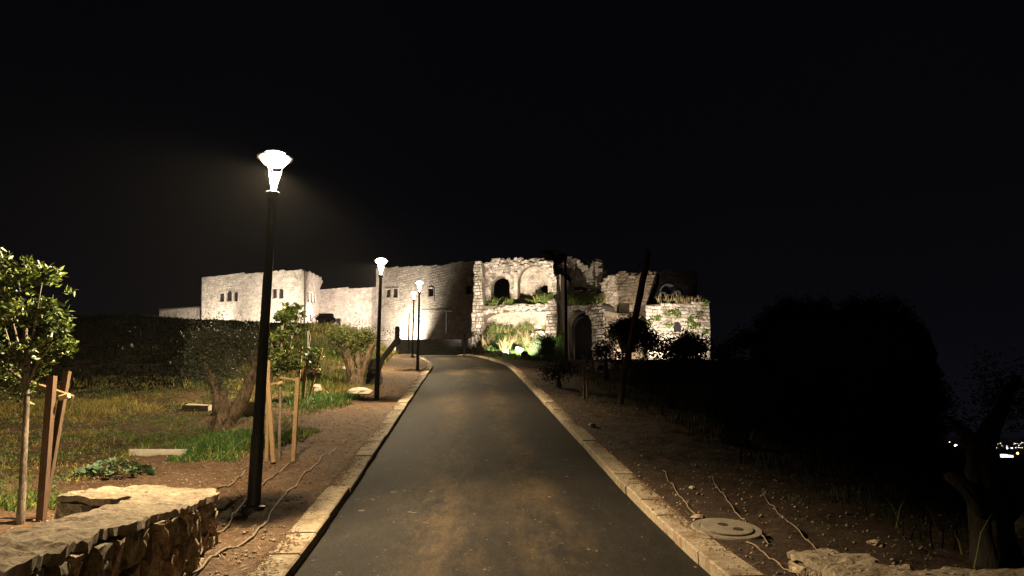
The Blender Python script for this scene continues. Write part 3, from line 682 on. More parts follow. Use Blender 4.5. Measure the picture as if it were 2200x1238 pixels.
bkt = MB(); slab(bkt, [FG.qs(rect(1198, 1296, 630, 662), 5)], 5, 5.8); bkt.build('terrace_wall', 'ruin_mortar', gate)
# upper vault remains behind the gateway
FU = Fac(1204, 92, 1296, 88)
uv_ = facroot('ruined_vault', FU, 'broken pointed vault above the gateway with a white pier at its right end', 'ruin')
va = [(1207, 625), (1207, 585), (1214, 570), (1226, 561), (1238, 566), (1250, 580), (1259, 598), (1263, 625)]
facade(uv_, FU, [(1202, 650), (1203, 575), (1210, 562), (1220, 552), (1230, 555), (1240, 558), (1250, 565), (1258, 575), (1266, 580), (1270, 570), (1276, 560), (1281, 556), (1283, 650)], [va], 0, 1.6, .36, .35, .8, 41, 'ruin_stone', 'ruin_mortar', .11, False, .04, name='vault_wall', gap=.03, jit=.25, rag=.15)
facade(uv_, FU, rect(1198, 1272, 566, 650), (), 2.2, .6, .42, .5, 1., 42, 'ruin_plaster', 'ruin_plaster', .03, name='vault_panel')
pi = MB(); slab(pi, [FU.qs([(1281.5, 620), (1281, 564), (1284, 562), (1286, 577), (1293, 577), (1295.5, 584), (1294.5, 607), (1290, 620)], -.3)], -.5, .9); pi.build('pier', 'ruin_plaster', uv_)
for k in range(22):
    t = k / 21; px = 1205 + 71 * t; py = np.interp(px, [1205, 1222, 1258, 1266, 1283], [572, 553, 576, 580, 558]); s, z = FU.q(px, py + random.uniform(-2, 5), 0)
    rock_mesh((random.uniform(.2, .5), .35, random.uniform(.15, .35)), 300 + k).build('crest_stone', 'ruin_stone', uv_, loc=(s, .2, z))
# right-hand vaulted ruin with a niche
FV = Fac(1292, 86.5, 1412, 84)
rv = facroot('ruined_chamber', FV, 'dimly lit ruined chamber wall with arched top and small niche, behind the leaning trunk', 'ruin')
niche = arch(1324, 1353, 644, 658, 674)
low = arch(1308, 1366, 682, 705, 760)
facade(rv, FV, [(1292, 770), (1292, 612), (1296, 604), (1306, 598), (1318, 592), (1332, 586), (1348, 587), (1362, 590), (1372, 588), (1384, 585), (1400, 584), (1411, 586), (1410, 604), (1404, 622), (1394, 645), (1386, 655), (1386, 770)], [niche, low], 0, 1.4, .36, .5, 1.05, 51, 'ruin_plaster', 'ruin_mortar', .05, False, .015, name='chamber_wall', rag=.08)
facade(rv, FV, rect(1318, 1360, 638, 676), (), 1.0, .5, .4, .5, 1., 52, 'ruin_plaster', 'ruin_plaster', .03, name='niche_panel', masonry=False)
ring(rv, FV, 1311, 1374, 594, 616, 0, .35, 21, .16, a0=.0, a1=1.)
ring(rv, FV, 1324, 1353, 644, 658, 0, .26, 11, .10); ring(rv, FV, 1308, 1366, 682, 705, 0, .5, 21, .12)
for k, xx in enumerate((1316, 1353)):
    pm = MB(); slab(pm, [FV.qs(rect(xx, xx + 7, 655, 676))], -.18, .1); pm.build('jamb', 'ruin_stone', rv)
lg = MB(); slab(lg, [FV.qs(rect(1292, 1385, 674, 679))], -.35, .2); lg.build('ledge', 'ruin_mortar', rv)
for k in range(40):
    px = 1293 + 112 * (k + random.random()) / 40; py = np.interp(px, [1293, 1318, 1335, 1362, 1405], [608, 592, 586, 589, 586]); s, z = FV.q(px, py + random.uniform(-2, 6), 0)
    rock_mesh((random.uniform(.2, .5), .4, random.uniform(.12, .3)), 400 + k).build('crest_stone', 'ruin_stone', rv, loc=(s, .1, z))
# dark building with the arched white window
FK = Fac(1392, 90, 1500, 92)
dk = facroot('dark_chapel', FK, 'dark building above the small lit tower, with a pale double arched window', 'building')
big = arch(1416, 1449, 613, 630, 652, 12)
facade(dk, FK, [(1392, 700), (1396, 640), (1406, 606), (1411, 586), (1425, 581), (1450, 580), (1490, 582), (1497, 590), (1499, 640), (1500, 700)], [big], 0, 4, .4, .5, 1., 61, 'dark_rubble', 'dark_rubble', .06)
def band_px(root, fac, l, r, top, spring, dep, wd, mat, name, d0, d1, a0=0., a1=1.):
    c = (l + r) / 2; o = []; i_ = []
    for k in range(17):
        t = math.pi * (a0 + (a1 - a0) * k / 16); o.append((c - (r - l) / 2 * math.cos(t), spring - (spring - top) * math.sin(t)))
        i_.append((c - ((r - l) / 2 - wd) * math.cos(t), spring - (spring - top - wd) * math.sin(t)))
    mb = MB(); slab(mb, [fac.qs(o + i_[::-1], dep)], d0, d1); mb.build(name, mat, root)
band_px(dk, FK, 1414, 1451, 611, 630, 0, 2.6, 'lamp_white', 'window_arch', -.35, .3, .04, .72)
jb = MB(); slab(jb, [FK.qs(rect(1414.2, 1416.4, 629, 650))], -.35, .3); jb.build('window_jamb', 'lamp_white', dk)
pn = MB(); slab(pn, [FK.qs(rect(1414, 1452, 611, 652))], .8, .9); pn.build('pane', 'window_glass', dk)
band_px(dk, FK, 1417, 1432, 627.5, 636, .4, 2.2, 'lamp_white', 'window_arch', .3, .6); band_px(dk, FK, 1440, 1456, 627, 636, .4, 2.2, 'lamp_white', 'window_arch', -.5, .2)
# small lit tower
FW = Fac(1386, 76, 1525, 78); FW2 = Fac(1525, 78, 1531, 84)
st = facroot('stone_tower', FW, 'small square tower of pale ashlar with one dark arched window and ivy tufts', 'tower')
sw = arch(1447.5, 1464, 691, 699, 715.5)
facade(st, FW, [(1396, 812), (1390, 740), (1386, 656), (1440, 653), (1523, 649), (1526, 700), (1526, 812)], [sw], 0, 1.2, .34, .42, .85, 71, 'ruin_stone', 'ruin_mortar', .07, True, .02, name='front_wall', gap=.022, jit=.12)
ring(st, FW, 1447.5, 1464, 691, 699, 0, .26, 9, .12)
wp = MB(); slab(wp, [FW.qs(sw)], .10, .16); wp.build('pane', 'dark_wall', st)
plain(st, 'rear_wall', [FW.w2(.4, 1.25, 0), FW.w2(FW.w - .05, 1.25, 0), FW.w2(FW.w + .4, 7, 0), FW.w2(3.0, 7, 0)], 5, FW.q(1450, 660)[1], 'ruin_mortar')
# black ruin on the right
FX = Fac(1640, 52, 1978, 46)
bx = facroot('black_ruin', FX, 'tall ruined stone mass in darkness above the valley trees', 'ruin')
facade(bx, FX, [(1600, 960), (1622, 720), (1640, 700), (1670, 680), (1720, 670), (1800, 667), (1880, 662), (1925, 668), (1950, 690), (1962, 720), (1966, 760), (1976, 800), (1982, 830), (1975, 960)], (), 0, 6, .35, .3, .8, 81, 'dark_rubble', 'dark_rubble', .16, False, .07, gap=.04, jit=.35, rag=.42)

# the beams
def gnd(px, Y, py=700):
    p = at(px, py, Y); return Vector((p.x, Y, h(p.x, Y)))
def fl(px, Y, tp, tY, power, size, label, **k):
    p = gnd(px, Y); t = at(tp[0], tp[1], tY); return floodlight(p, t, power, size, label, **k)
f1 = floodlight(at(856, 752, 96.5), at(868, 655, 101.5), 16000, 146, 'floodlight at the foot of the great hall, behind the dark low wall', blend=1.)
f2 = fl(545, 88, (530, 650), 101, 42000, 110, 'floodlight below the square tower, hidden behind the grassy bank', blend=1.)
f2b = fl(446, 99, (430, 650), 107, 11000, 110, 'floodlight by the low wall, hidden behind the dark bank', blend=1.)
f3 = fl(706, 98, (680, 660), 106, 23000, 120, 'floodlight in the corner between square tower and curtain wall', blend=1., col=(1, .84, .76))
p4 = at(1128, 772, 67)
f4 = floodlight(p4, at(1114, 640, 80), 43000, 84, 'black rounded floodlight on legs before the lit bushes, seen from behind', blend=.45, scale=1.4, soft=.15)
f5 = fl(1425, 70, (1455, 715), 77, 14000, 120, 'floodlight at the foot of the small ashlar tower, hidden by bushes', blend=.8)
f9 = floodlight(at(1436, 653, 87), at(1434, 618, 90), 90, 70, 'tiny uplight added on the small lit tower roof to brighten the arched window', blend=.6, scale=.5)  # added uplight, only there to brighten the white window rim
f6 = fl(1345, 79, (1335, 640), 86, 4200, 120, 'floodlight low inside the ruins before the niche wall', blend=.8, col=(1, .80, .58))
f7 = fl(1252, 86, (1245, 590), 92, 420, 110, 'floodlight on the gateway terrace below the broken vault', blend=.8, col=(1, .80, .58))
p8 = at_z(1290, 790, 8.2) if False else on_ground(1292, 800)
f8 = floodlight(p8, at(1292, 690, 80), 6000, 24, 'floodlight beside the dark slope, turned to the gateway rubble', blend=.9, col=(1, .84, .64))

# ------------------------------------------------------------------ rubble-stone wall, front left (two arms meeting in a point)
def voronoi(w, hh, n, seed, sx=1.):
    rr = random.Random(seed); pts = []; tries = 0
    while len(pts) < n and tries < 4000:
        tries += 1; p = (rr.uniform(0, w), rr.uniform(0, hh))
        if all(((p[0] - q[0]) * sx) ** 2 + (p[1] - q[1]) ** 2 > (.55 * math.sqrt(w * sx * hh / n)) ** 2 for q in pts): pts.append(p)
    cells = []
    for i, p in enumerate(pts):
        poly = [(0, 0), (w, 0), (w, hh), (0, hh)]
        for j, q in enumerate(pts):
            if i == j: continue
            mx_, mz_ = (p[0] + q[0]) / 2, (p[1] + q[1]) / 2; dx, dz = (q[0] - p[0]) * sx * sx, q[1] - p[1]
            f = lambda a: (a[0] - mx_) * dx + (a[1] - mz_) * dz
            o = []
            for k in range(len(poly)):
                a, b2 = poly[k - 1], poly[k]; fa, fb = f(a), f(b2)
                if (fa <= 0) != (fb <= 0): t_ = fa / (fa - fb); o.append((a[0] + (b2[0] - a[0]) * t_, a[1] + (b2[1] - a[1]) * t_))
                if fb <= 0: o.append(b2)
            poly = o
            if not poly: break
        if len(poly) >= 3: cells.append((p, poly))
    return cells
def rubble_face(root, A, Bp, z0, z1, n, seed, zf=None):
    """a face of fitted rough stones from plan point A to B"""
    A, Bp = Vector(A), Vector(Bp); d = (Bp - A); w = d.length; d /= w; nn = Vector((d.y, -d.x)); A = A - nn * .05; Bp = Bp - nn * .05
    rr = random.Random(seed)
    for (p, poly) in voronoi(w, z1 - z0, n, seed, 1.15):
        q = [(p[0] + (a - p[0]) * (1 - .024 / max(.05, math.hypot(a - p[0], b - p[1]))), p[1] + (b - p[1]) * (1 - .024 / max(.05, math.hypot(a - p[0], b - p[1])))) for a, b in poly]
        q2 = []
        for k in range(len(q)):
            a, b = q[k], q[(k + 1) % len(q)]; q2 += [a, ((a[0] + b[0]) / 2 + rr.uniform(-.014, .014), (a[1] + b[1]) / 2 + rr.uniform(-.014, .014))]
        q = q2; k = len(q); pr_ = rr.uniform(.03, .075); tx, tz = rr.uniform(-.14, .14), rr.uniform(-.14, .14)
        P3 = lambda a, b, y: (A.x + d.x * a + nn.x * y, A.y + d.y * a + nn.y * y, z0 + b)
        sc_ = lambda f, y, n_: [P3(p[0] + (a - p[0]) * f * rr.uniform(.97, 1.03), p[1] + (b - p[1]) * f * rr.uniform(.97, 1.03), y + (a - p[0]) * tx * f + (b - p[1]) * tz * f + rr.uniform(-n_, n_)) for a, b in q]
        ring0 = [P3(a, b, -.12) for a, b in q]; ring1 = [P3(a, b, pr_ * .25 + rr.uniform(-.01, .01)) for a, b in q]
        ring2 = sc_(.90, pr_ * .85, .012); ring3 = sc_(.66, pr_, .016); ring4 = sc_(.34, pr_ * .95, .018)
        mb = MB(); fs = [(r0 * k + i, r0 * k + (i + 1) % k, (r0 + 1) * k + (i + 1) % k, (r0 + 1) * k + i) for r0 in range(4) for i in range(k)]
        mb.add(ring0 + ring1 + ring2 + ring3 + ring4 + [P3(p[0], p[1], pr_ + rr.uniform(-.01, .01))], fs + [(4 * k + i, 4 * k + (i + 1) % k, 5 * k) for i in range(k)])
        mb.build('stone', 'wall_stone', root)
def rough_top(root, P, z, zb, seed, name='wall_cap', step=.035, amp=.03, slope=None):
    """a rough capping: a shaken, finely divided top and a broken rim"""
    E = []
    for i in range(len(P)):
        a, b = P[i], P[(i + 1) % len(P)]; L = math.hypot(b[0] - a[0], b[1] - a[1]); k = max(1, int(L / .06))
        for q in range(k):
            x, y = a[0] + (b[0] - a[0]) * q / k, a[1] + (b[1] - a[1]) * q / k
            jx = (float(fbm(x * 5, y * 5, seed)) - .5) * .07; jy = (float(fbm(x * 5, y * 5, seed + 5)) - .5) * .07
            E.append((x + jx, y + jy))
    xs = [p[0] for p in E]; ys = [p[1] for p in E]; ins = []
    for X in np.arange(min(xs), max(xs), step):
        for Y in np.arange(min(ys), max(ys), step):
            p = (X + random.uniform(-.015, .015), Y + random.uniform(-.015, .015))
            if inside(E, *p): ins.append(p)
    V, T = tris([E], ins); V = np.array(V)
    zz = z + amp * 2 * (fbm(V[:, 0] * 3.2, V[:, 1] * 3.2, seed) - .5) + amp * 1.5 * (fbm(V[:, 0] * 11, V[:, 1] * 11, seed + 2) - .5) - amp * 1.2 * np.clip(fbm(V[:, 0] * 6, V[:, 1] * 6, seed + 9) - .58, 0, 1) * 5
    if slope: zz = zz + slope[0] * (V[:, 0] - slope[2]) + slope[1] * (V[:, 1] - slope[3])
    n = len(E); mb = MB()
    top = [(V[i][0], V[i][1], zz[i]) for i in range(len(V))]
    bot = [(p[0] + (float(fbm(p[0] * 9, p[1] * 9, 3)) - .5) * .05, p[1], zz[i] - .05 - .02 * random.random()) for i, p in enumerate(E)]
    mb.add(top, [f for f in T]); o = len(mb.v)
    mb.add([top[i] for i in range(n)] + bot, [(i, (i + 1) % n, n + (i + 1) % n, n + i) for i in range(n)])
    low = [(sum(xs) / n + (p[0] - sum(xs) / n) * .97, sum(ys) / n + (p[1] - sum(ys) / n) * .97) for p in E]
    return mb.build(name, 'wall_cap', root)
ZW = 1.04
wc = at_z(300, 1130, ZW); wallL = empty('stone_wall', (0, 0, 0)); tag(wallL, 'low rubble-stone wall with rough pale capping, bent into a point, front left corner', 'wall')
PA = [at_z(x, y, ZW).xy for x, y in [(470, 1062), (395, 1090), (250, 1132), (120, 1178), (0, 1226), (-260, 1320)]]
PAb = [at_z(x, y, ZW).xy for x, y in [(-260, 1205), (0, 1147), (120, 1113), (240, 1083), (300, 1064)]]
PBb = [at_z(x, y, ZW).xy for x, y in [(240, 1069), (122, 1066), (150, 1056), (230, 1046), (330, 1044), (462, 1050)]]
rough_top(wallL, PA + PAb + PBb, ZW, 0, 11)
zg = .12
for i_ in range(5, 0, -1):
    rubble_face(wallL, PA[i_], PA[i_ - 1], zg - .2, ZW - .055, max(4, int(13 * (PA[i_] - PA[i_ - 1]).length)), 3 + i_)
rubble_face(wallL, PA[0], PBb[-1], zg, ZW - .055, 10, 4)
rubble_face(wallL, PBb[1] + Vector((0, 0)), PAb[-1], .35, ZW - .05, 9, 5)
rubble_face(wallL, PBb[2], PBb[1], .35, ZW - .05, 3, 6)
core = MB(); Pc = [p for p in PA + PAb + PBb]; cxy = sum(Pc, Vector((0, 0))) / len(Pc)
V, T = tris([[tuple(p) for p in Pc]]); nn_ = len(Pc)
shr = []
for i, p in enumerate(Pc):
    a, b = Pc[i - 1], Pc[(i + 1) % nn_]; d = (b - a).normalized(); nrm = Vector((-d.y, d.x)); shr.append(p + nrm * -.13)
shr = [tuple(q) for q in shr] if inside([tuple(p) for p in Pc], *shr[2]) else [tuple(2 * Vector(p) - Vector(q)) for p, q in zip(Pc, shr)]
slab_pts = shr; mbc = MB(); Vc, Tc = tris([slab_pts]); 
mbc.add([(p[0], p[1], ZW - .06) for p in Vc] + [(p[0], p[1], -.2) for p in slab_pts], list(Tc) + [(i, (i + 1) % nn_, len(Vc) + (i + 1) % nn_, len(Vc) + i) for i in range(nn_)])
mbc.build('wall_core', 'wall_mortar', wallL)
# low wall at the right-hand bottom corner
ZR = .58
wallR = empty('stone_wall'); tag(wallR, 'low stone wall capping with ragged edge, bottom right corner', 'wall')
PR = [at_z(x, y, ZR).xy for x, y in [(1690, 1186), (1730, 1181), (1775, 1180), (1822, 1190), (1860, 1195), (1900, 1213), (2000, 1215), (2100, 1222), (2260, 1228), (2500, 1238), (2500, 1330), (1838, 1330), (1812, 1262), (1790, 1226), (1735, 1203)]]
rough_top(wallR, PR, ZR, 0, 17, amp=.035)
mbc = MB(); sh = [tuple(p) for p in PR]; cx_ = sum((Vector(p) for p in sh), Vector((0, 0))) / len(sh); sh = [tuple(cx_ + (Vector(p) - cx_) * .965) for p in sh]; Vc, Tc = tris([sh])
mbc.add([(p[0], p[1], ZR - .06) for p in Vc] + [(p[0], p[1], 0) for p in sh], list(Tc) + [(i, (i + 1) % len(sh), len(Vc) + (i + 1) % len(sh), len(Vc) + i) for i in range(len(sh))]); mbc.build('wall_core', 'wall_mortar', wallR)
for a_, b_, n_, s_ in ((PR[11], PR[12], 4, 1), (PR[12], PR[13], 3, 2), (PR[13], PR[14], 3, 3), (PR[14], PR[0], 3, 4)):
    rubble_face(wallR, b_, a_, .15, ZR - .05, n_, 40 + s_)

# ------------------------------------------------------------------ grass, weeds, pebbles
def blades(P, ht, wd, lean=.45):
    n = len(P); a = rng.uniform(0, 2 * np.pi, n); hh = ht * rng.uniform(.45, 1.3, n); w = wd * rng.uniform(.7, 1.3, n)
    ln = lean * hh * rng.uniform(.1, 1.2, n); b = rng.uniform(0, 2 * np.pi, n)
    sd = np.stack([np.cos(a) * w / 2, np.sin(a) * w / 2, 0 * a], -1); dr = np.stack([np.cos(b) * ln, np.sin(b) * ln, 0 * b], -1); z = np.stack([0 * a, 0 * a, hh], -1)
    V = np.stack([P - sd, P + sd, P + dr * .4 + z * .6 + sd * .8, P + dr * .4 + z * .6 - sd * .8, P + dr + z], 1).reshape(-1, 3)
    i = np.arange(n)[:, None] * 5
    return V, np.concatenate([i + [[0, 1, 2]], i + [[0, 2, 3]], i + [[3, 2, 4]]], 1).reshape(-1, 3)
SOIL = [(-400, 1300), (-400, 1140), (60, 1135), (120, 1055), (190, 1030), (320, 1010), (290, 978), (330, 962), (425, 962), (415, 985), (470, 992), (545, 985), (600, 940), (640, 900), (690, 890), (740, 872), (770, 850), (800, 805), (830, 780), (850, 762), (868, 757), (1100, 755), (1100, 1300)]
def scat(n, x0, x1, y0, y1, power=1.):
    Y = y0 + (y1 - y0) * rng.random(n) ** power; X = x0 + (x1 - x0) * rng.random(n) ; return X, Y
def inpoly(poly, px, py):
    c = np.zeros(len(px), bool)
    for i in range(len(poly)):
        a, b = poly[i], poly[i - 1]; cond = (a[1] > py) != (b[1] > py)
        with np.errstate(divide='ignore', invalid='ignore'): xx = (b[0] - a[0]) * (py - a[1]) / (b[1] - a[1]) + a[0]
        c ^= cond & (px < xx)
    return c
def lawn(n, box, keep, ht, wd, mats, name, label, lean=.5, power=1., clump=1.2, thr=.45, dryf=None):
    X, Y = scat(n, *box, power=power); Z = H(X, Y); px, py = proj(X, Y, Z)
    k = keep(X, Y, px, py) & (fbm(X * clump, Y * clump, 21) + rng.normal(size=n) * .05 > thr)
    P = np.stack([X, Y, Z - .01], -1)[k]; hv = ht * (.35 + 4.2 * np.clip(fbm(P[:, 0] * 1.5, P[:, 1] * 1.5, 31) - .32, 0, 1) ** 1.3)
    V, Fc = blades(P, hv, wd, lean)
    dm = fbm(P[:, 0] * .8 + 9, P[:, 1] * .8, 41) + rng.normal(size=len(P)) * .06; dry = (dm > (dryf if dryf else .5)).astype(int)
    o = fast(name, V, Fc, mats, midx=np.repeat(dry, 3)); tag(o, label, 'grass', kind='stuff'); return o
left_ok = lambda X, Y, px, py: (~inpoly(SOIL, px, py)) & (X < Lx(Y) - KW - .4)
lawn(110000, (-19, -1.5, 10.5, 34), left_ok, .085, .014, ['green_grass', 'dry_grass'], 'grass', 'short green and yellowing grass on the left bank behind the stone wall', lean=1.3, power=1.2, thr=.41, clump=1.7, dryf=.47)
lawn(60000, (-22, -.5, 29, 66), lambda X, Y, px, py: left_ok(X, Y, px, py) & (Lx(Y) - X < 8 + 3 * fbm(X * .3, Y * .3, 4)), .26, .035, ['green_grass', 'dry_grass'], 'grass', 'green grass on the slope beside the farther street lamps', power=1.0, thr=.34, dryf=.60)
lawn(80000, (-48, -6, 25, 73), lambda X, Y, px, py: left_ok(X, Y, px, py) & (Lx(Y) - X > 8.5) & (rng.random(len(X)) < sm((Y - 24 - 5 * fbm(X * .4, Y * .4, 2)) / 6)), .15, .07, ['shade_leaf', 'dark_leaf'], 'undergrowth', 'dark scrub covering the unlit bank on the far left', power=1.0, thr=.0, dryf=.75)  # near-black leaf colour paints the bank's darkness
def weeds(n, keep, box, name, label, L=.05, thr=.5):
    X, Y = scat(n, *box, power=1.2); Z = H(X, Y); px, py = proj(X, Y, Z); k = keep(X, Y, px, py) & (fbm(X * 1.9 + 3, Y * 1.9, 91) > thr); X, Y, Z = X[k], Y[k], Z[k]
    P = np.stack([X, Y, Z + rng.uniform(.0, .09, len(X)) * (fbm(X * 1.9 + 3, Y * 1.9, 91) - thr) * 8], -1); V, Fc = leaves(P, L, L * .6, .5, .2)
    return tag(fast(name, V, Fc, ['mallow_leaf', 'green_grass', 'dark_leaf'], midx=np.repeat(rng.choice(3, len(X), p=[.3, .4, .3]), 2)), label, 'weeds', kind='stuff')
weeds(60000, left_ok, (-16, -1.5, 10.5, 30), 'weeds', 'low broad-leaved weeds among the grass on the left bank')
weeds(16000, lambda X, Y, px, py: (X > Rx(Y) + KW + 1.2) & (X < Rx(Y) + 9), (1.5, 14, 5.5, 34), 'weeds', 'scattered dark weeds on the dark soil right of the road', .045, .56)
# thick green clumps beside the olive and behind the stakes
def patch(cpx, rx, ry_, n, ht, mat, name, label, wd=.014):
    c = on_ground(*cpx); a = rng.uniform(0, 2 * np.pi, n); r_ = np.sqrt(rng.random(n)); X = c.x + np.cos(a) * r_ * rx; Y = c.y + np.sin(a) * r_ * ry_
    k = r_ < .30 + 1.15 * (fbm(X * 2.2, Y * 2.2, 77) - .1); X, Y = X[k], Y[k]
    P = np.stack([X, Y, H(X, Y)], -1); V, Fc = blades(P, np.full(len(X), ht * .8) * (1.15 - .7 * r_[k]) * (.4 + 1.2 * fbm(X * 4, Y * 4, 78)), wd, 1.0); o = fast(name, V, Fc, [mat, 'dry_grass', 'dark_leaf'], midx=np.repeat(rng.choice(3, len(X), p=[.72, .13, .15]), 3)); return tag(o, label, 'grass', kind='stuff')
patch((500, 950), 1.25, 2.2, 11000, .24, 'lush_grass', 'grass_patch', 'lush green grass around the foot of the thick olive tree')
patch((450, 985), 1.1, .6, 3500, .12, 'lush_grass', 'grass_patch', 'low green weeds on bare soil left of the lamp base')
patch((690, 862), 1.6, 3.0, 8000, .26, 'lush_grass', 'grass_patch', 'green grass below the second staked sapling')
patch((745, 838), 1.8, 2.2, 3500, .28, 'dry_grass', 'grass_patch', 'yellow dry grass before the pollarded olive tree')
patch((640, 935), .6, 1.2, 1800, .2, 'green_grass', 'grass_patch', 'dark weeds behind the nearer staked sapling')
patch((160, 1075), 1.4, .7, 3500, .14, 'green_grass', 'grass_patch', 'green weeds between the leaning stakes and the stone wall')
patch((30, 1085), .9, .6, 2000, .14, 'green_grass', 'grass_patch', 'green weeds at the foot of the left young tree')
patch((170, 880), 3.2, 2.6, 7000, .30, 'dry_grass', 'grass_patch', 'tufted yellow dry grass on the left bank')
# right-hand dark growth
def right_ok(X, Y, px, py): return (X > Rx(Y) + KW + 2.4 + .8 * fbm(X, Y, 5))
lawn(26000, (1.5, 24, 5, 40), right_ok, .26, .02, ['shade_leaf', 'green_grass'], 'undergrowth', 'dark weeds on the slope falling away right of the road', power=.9, thr=.42, dryf=.62)
# grassy bank before the ruin
def at_fac(fac, px, py, dep): s, z = fac.q(px, py, dep); return fac.w2(s, dep, z)
bk = empty('earth_bank'); tag(bk, 'grassy earth bank at the foot of the ruined hall', 'bank', kind='structure')
bx_ = np.linspace(0, 1, 26); prof = []
for t_ in bx_:
    px = 1018 + 197 * t_
    pts = [on_ground(px, 779 - 6 * (t_ > .3)), at(px, 764, 72), at(px, 748, 77.0), at(px, 722 + 10 * abs(t_ - .5), 79.6), at(px, 712, 80.9)]
    prof.append([(p.x, p.y, p.z + .25 * (float(fbm(p.x, p.y, 8)) - .5) - (2.2 * max(0, 1 - t_ / .14) ** 1.3 if k_ else 0)) for k_, p in enumerate(pts)])
mb = MB(); k = 5; mb.add([q for r_ in prof for q in r_], [(i * k + j, (i + 1) * k + j, (i + 1) * k + j + 1, i * k + j + 1) for i in range(25) for j in range(4)]); mb.build('earth_slope', 'soil', bk, True)
PRF = np.array(prof)
def on_bank(t_, v):
    i = min(int(t_ * 25), 24); a = t_ * 25 - i; q = PRF[i] * (1 - a) + PRF[i + 1] * a; j = min(int(v * 4), 3); b = v * 4 - j; return q[j] * (1 - b) + q[j + 1] * b
def tuft_at(P, n, ht, wd, mat, name, label, spread=.35, lean=.9, cat='grass tuft', group=None):
    PP = np.array(P) + rng.normal(size=(n, 3)) * [spread, spread, .03]
    V, Fc = blades(PP, np.full(n, ht), wd, lean); o = fast(name, V, Fc, mat); return tag(o, label, cat, group)
P = np.array([on_bank(.12 + .86 * rng.random(), .85 * rng.random() ** 1.25) for _ in range(8000)]); V, Fc = blades(P, np.full(len(P), .36) * (.2 + 1.6 * fbm(P[:, 0] * 1.2, P[:, 2] * 1.2 + P[:, 1] * .4, 51)), .04, 1.2)
tag(fast('bank_grass', V, Fc, ['lush_grass', 'sprout_leaf', 'dry_grass'], midx=np.repeat(rng.choice(3, len(P), p=[.70, .22, .08]), 3)), 'bright green weeds lit by the floodlight below the ruined hall', 'grass', kind='stuff')
P = np.array([on_bank(.14 + .78 * rng.random(), .90 + .1 * rng.random()) for _ in range(1500)]); V, Fc = blades(P, 1.5 * np.clip(fbm(P[:, 0] * 1.1, P[:, 1] * 0 + 3, 57) - .22, .05, 1) * 1.6, .05, .5)
tag(fast('bank_grass', V, Fc, ['straw_grass', 'green_grass'], midx=np.repeat((rng.random(len(P)) < .65).astype(int), 3)), 'ragged dry grass along the foot of the plastered recess', 'grass', kind='stuff')
for i, (px, v, ht, lab) in enumerate([(1046, .55, 1.3, 'tall straw grass tuft by the left rubble pier of the ruin'), (1082, .33, 1.3, 'straw grass tuft above the round white stones'), (1103, .5, 1.5, 'straw grass tuft in the middle of the lit bank'),
        (1132, .48, 1.7, 'tallest straw grass tuft, right above the black floodlight'), (1120, .72, .9, 'thin straw grass tuft against the plastered recess'), (1150, .70, .9, 'small straw grass tuft before the right rubble pier'), (1142, .3, 1.1, 'pale green grass tuft right of the black floodlight')]):
    tuft_at(on_bank((px - 1018) / 197, v), 60, ht, .04, 'straw_grass' if i < 6 else 'sprout_leaf', 'straw_tuft', lab, .22, .9)
for i in range(2):
    n = 1800; px = rng.uniform(1036, 1184, n) if i == 0 else rng.uniform(1200, 1294, n); py = (np.interp(px, [1036, 1060, 1100, 1184], [660, 658, 652, 648]) if i == 0 else np.interp(px, [1200, 1240, 1294], [655, 656, 652])) + rng.uniform(-2, 3, n)
    fac = FR if i == 0 else FG; P = np.array([at_fac(fac, a, b, rng.uniform(-.1, 1.2 if i == 0 else 3)) for a, b in zip(px, py)])
    gk = fbm(P[:, 0] * 1.6, P[:, 1] * .6, 61) > .42; P = P[gk]
    V, Fc = blades(P, np.full(len(P), .62 if i == 0 else .8) * (.15 + 1.5 * fbm(P[:, 0] * 2.3, P[:, 1], 62) ** 1.6 * 1.6), .045, 1.1)
    tag(fast('ledge_grass', V, Fc, ['green_grass', 'dark_leaf', 'dry_grass'], midx=np.repeat(rng.choice(3, len(P), p=[.6, .25, .15]), 3)), ['green grass growing along the ledge of the ruined hall', 'green grass on the terrace above the dark gateway arch'][i], 'grass', kind='stuff')
# ivy tufts on the lit tower
for i, (px, py, r_, lab) in enumerate([(1404, 685, .55, 'ivy tuft at the left edge of the small lit tower'), (1412, 684, .4, 'ivy tuft left of two on the small lit tower'), (1434, 673, .55, 'ivy tuft high above the tower window, left'), (1449, 671, .45, 'ivy tuft straight above the tower window'),
        (1456, 680, .4, 'ivy tuft just over the arch of the tower window'), (1437, 700, .55, 'ivy tuft left of the tower window'), (1482, 685, .5, 'ivy tuft upper right of the tower window'), (1480, 697, .7, 'ivy clump right of the tower window'), (1500, 675, .35, 'small ivy tuft near the top right of the tower'), (1510, 652, .8, 'ivy on the top right corner of the small lit tower'),
        (1487, 705, .4, 'small ivy tuft below the right clump'), (1497, 700, .3, 'tiny ivy tuft on the right half of the tower'), (1514, 712, .4, 'ivy tuft by the right edge of the small lit tower'), (1393, 695, .4, 'low ivy tuft on the left edge of the small lit tower')]):
    p = at_fac(FW, px, py, -.12); C = blob([(p, (r_, .12, r_ * .6), 70)]); V, Fc = leaves(C, .22, .14); tag(fast('ivy_tuft', V, Fc, 'citrus_leaf'), lab, 'ivy', 'ivy tufts on the small tower')
P = []
for px in np.linspace(1412, 1498, 60): P.append(at_fac(FW, px + random.uniform(-2, 2), 652, random.uniform(.1, 1)))
V, Fc = blades(np.repeat(np.array(P), 9, 0) + rng.normal(size=(60 * 9, 3)) * .2, .55, .045, .7); tag(fast('roof_grass', V, Fc, 'straw_grass'), 'dry grass growing on top of the small lit tower', 'grass', kind='stuff')
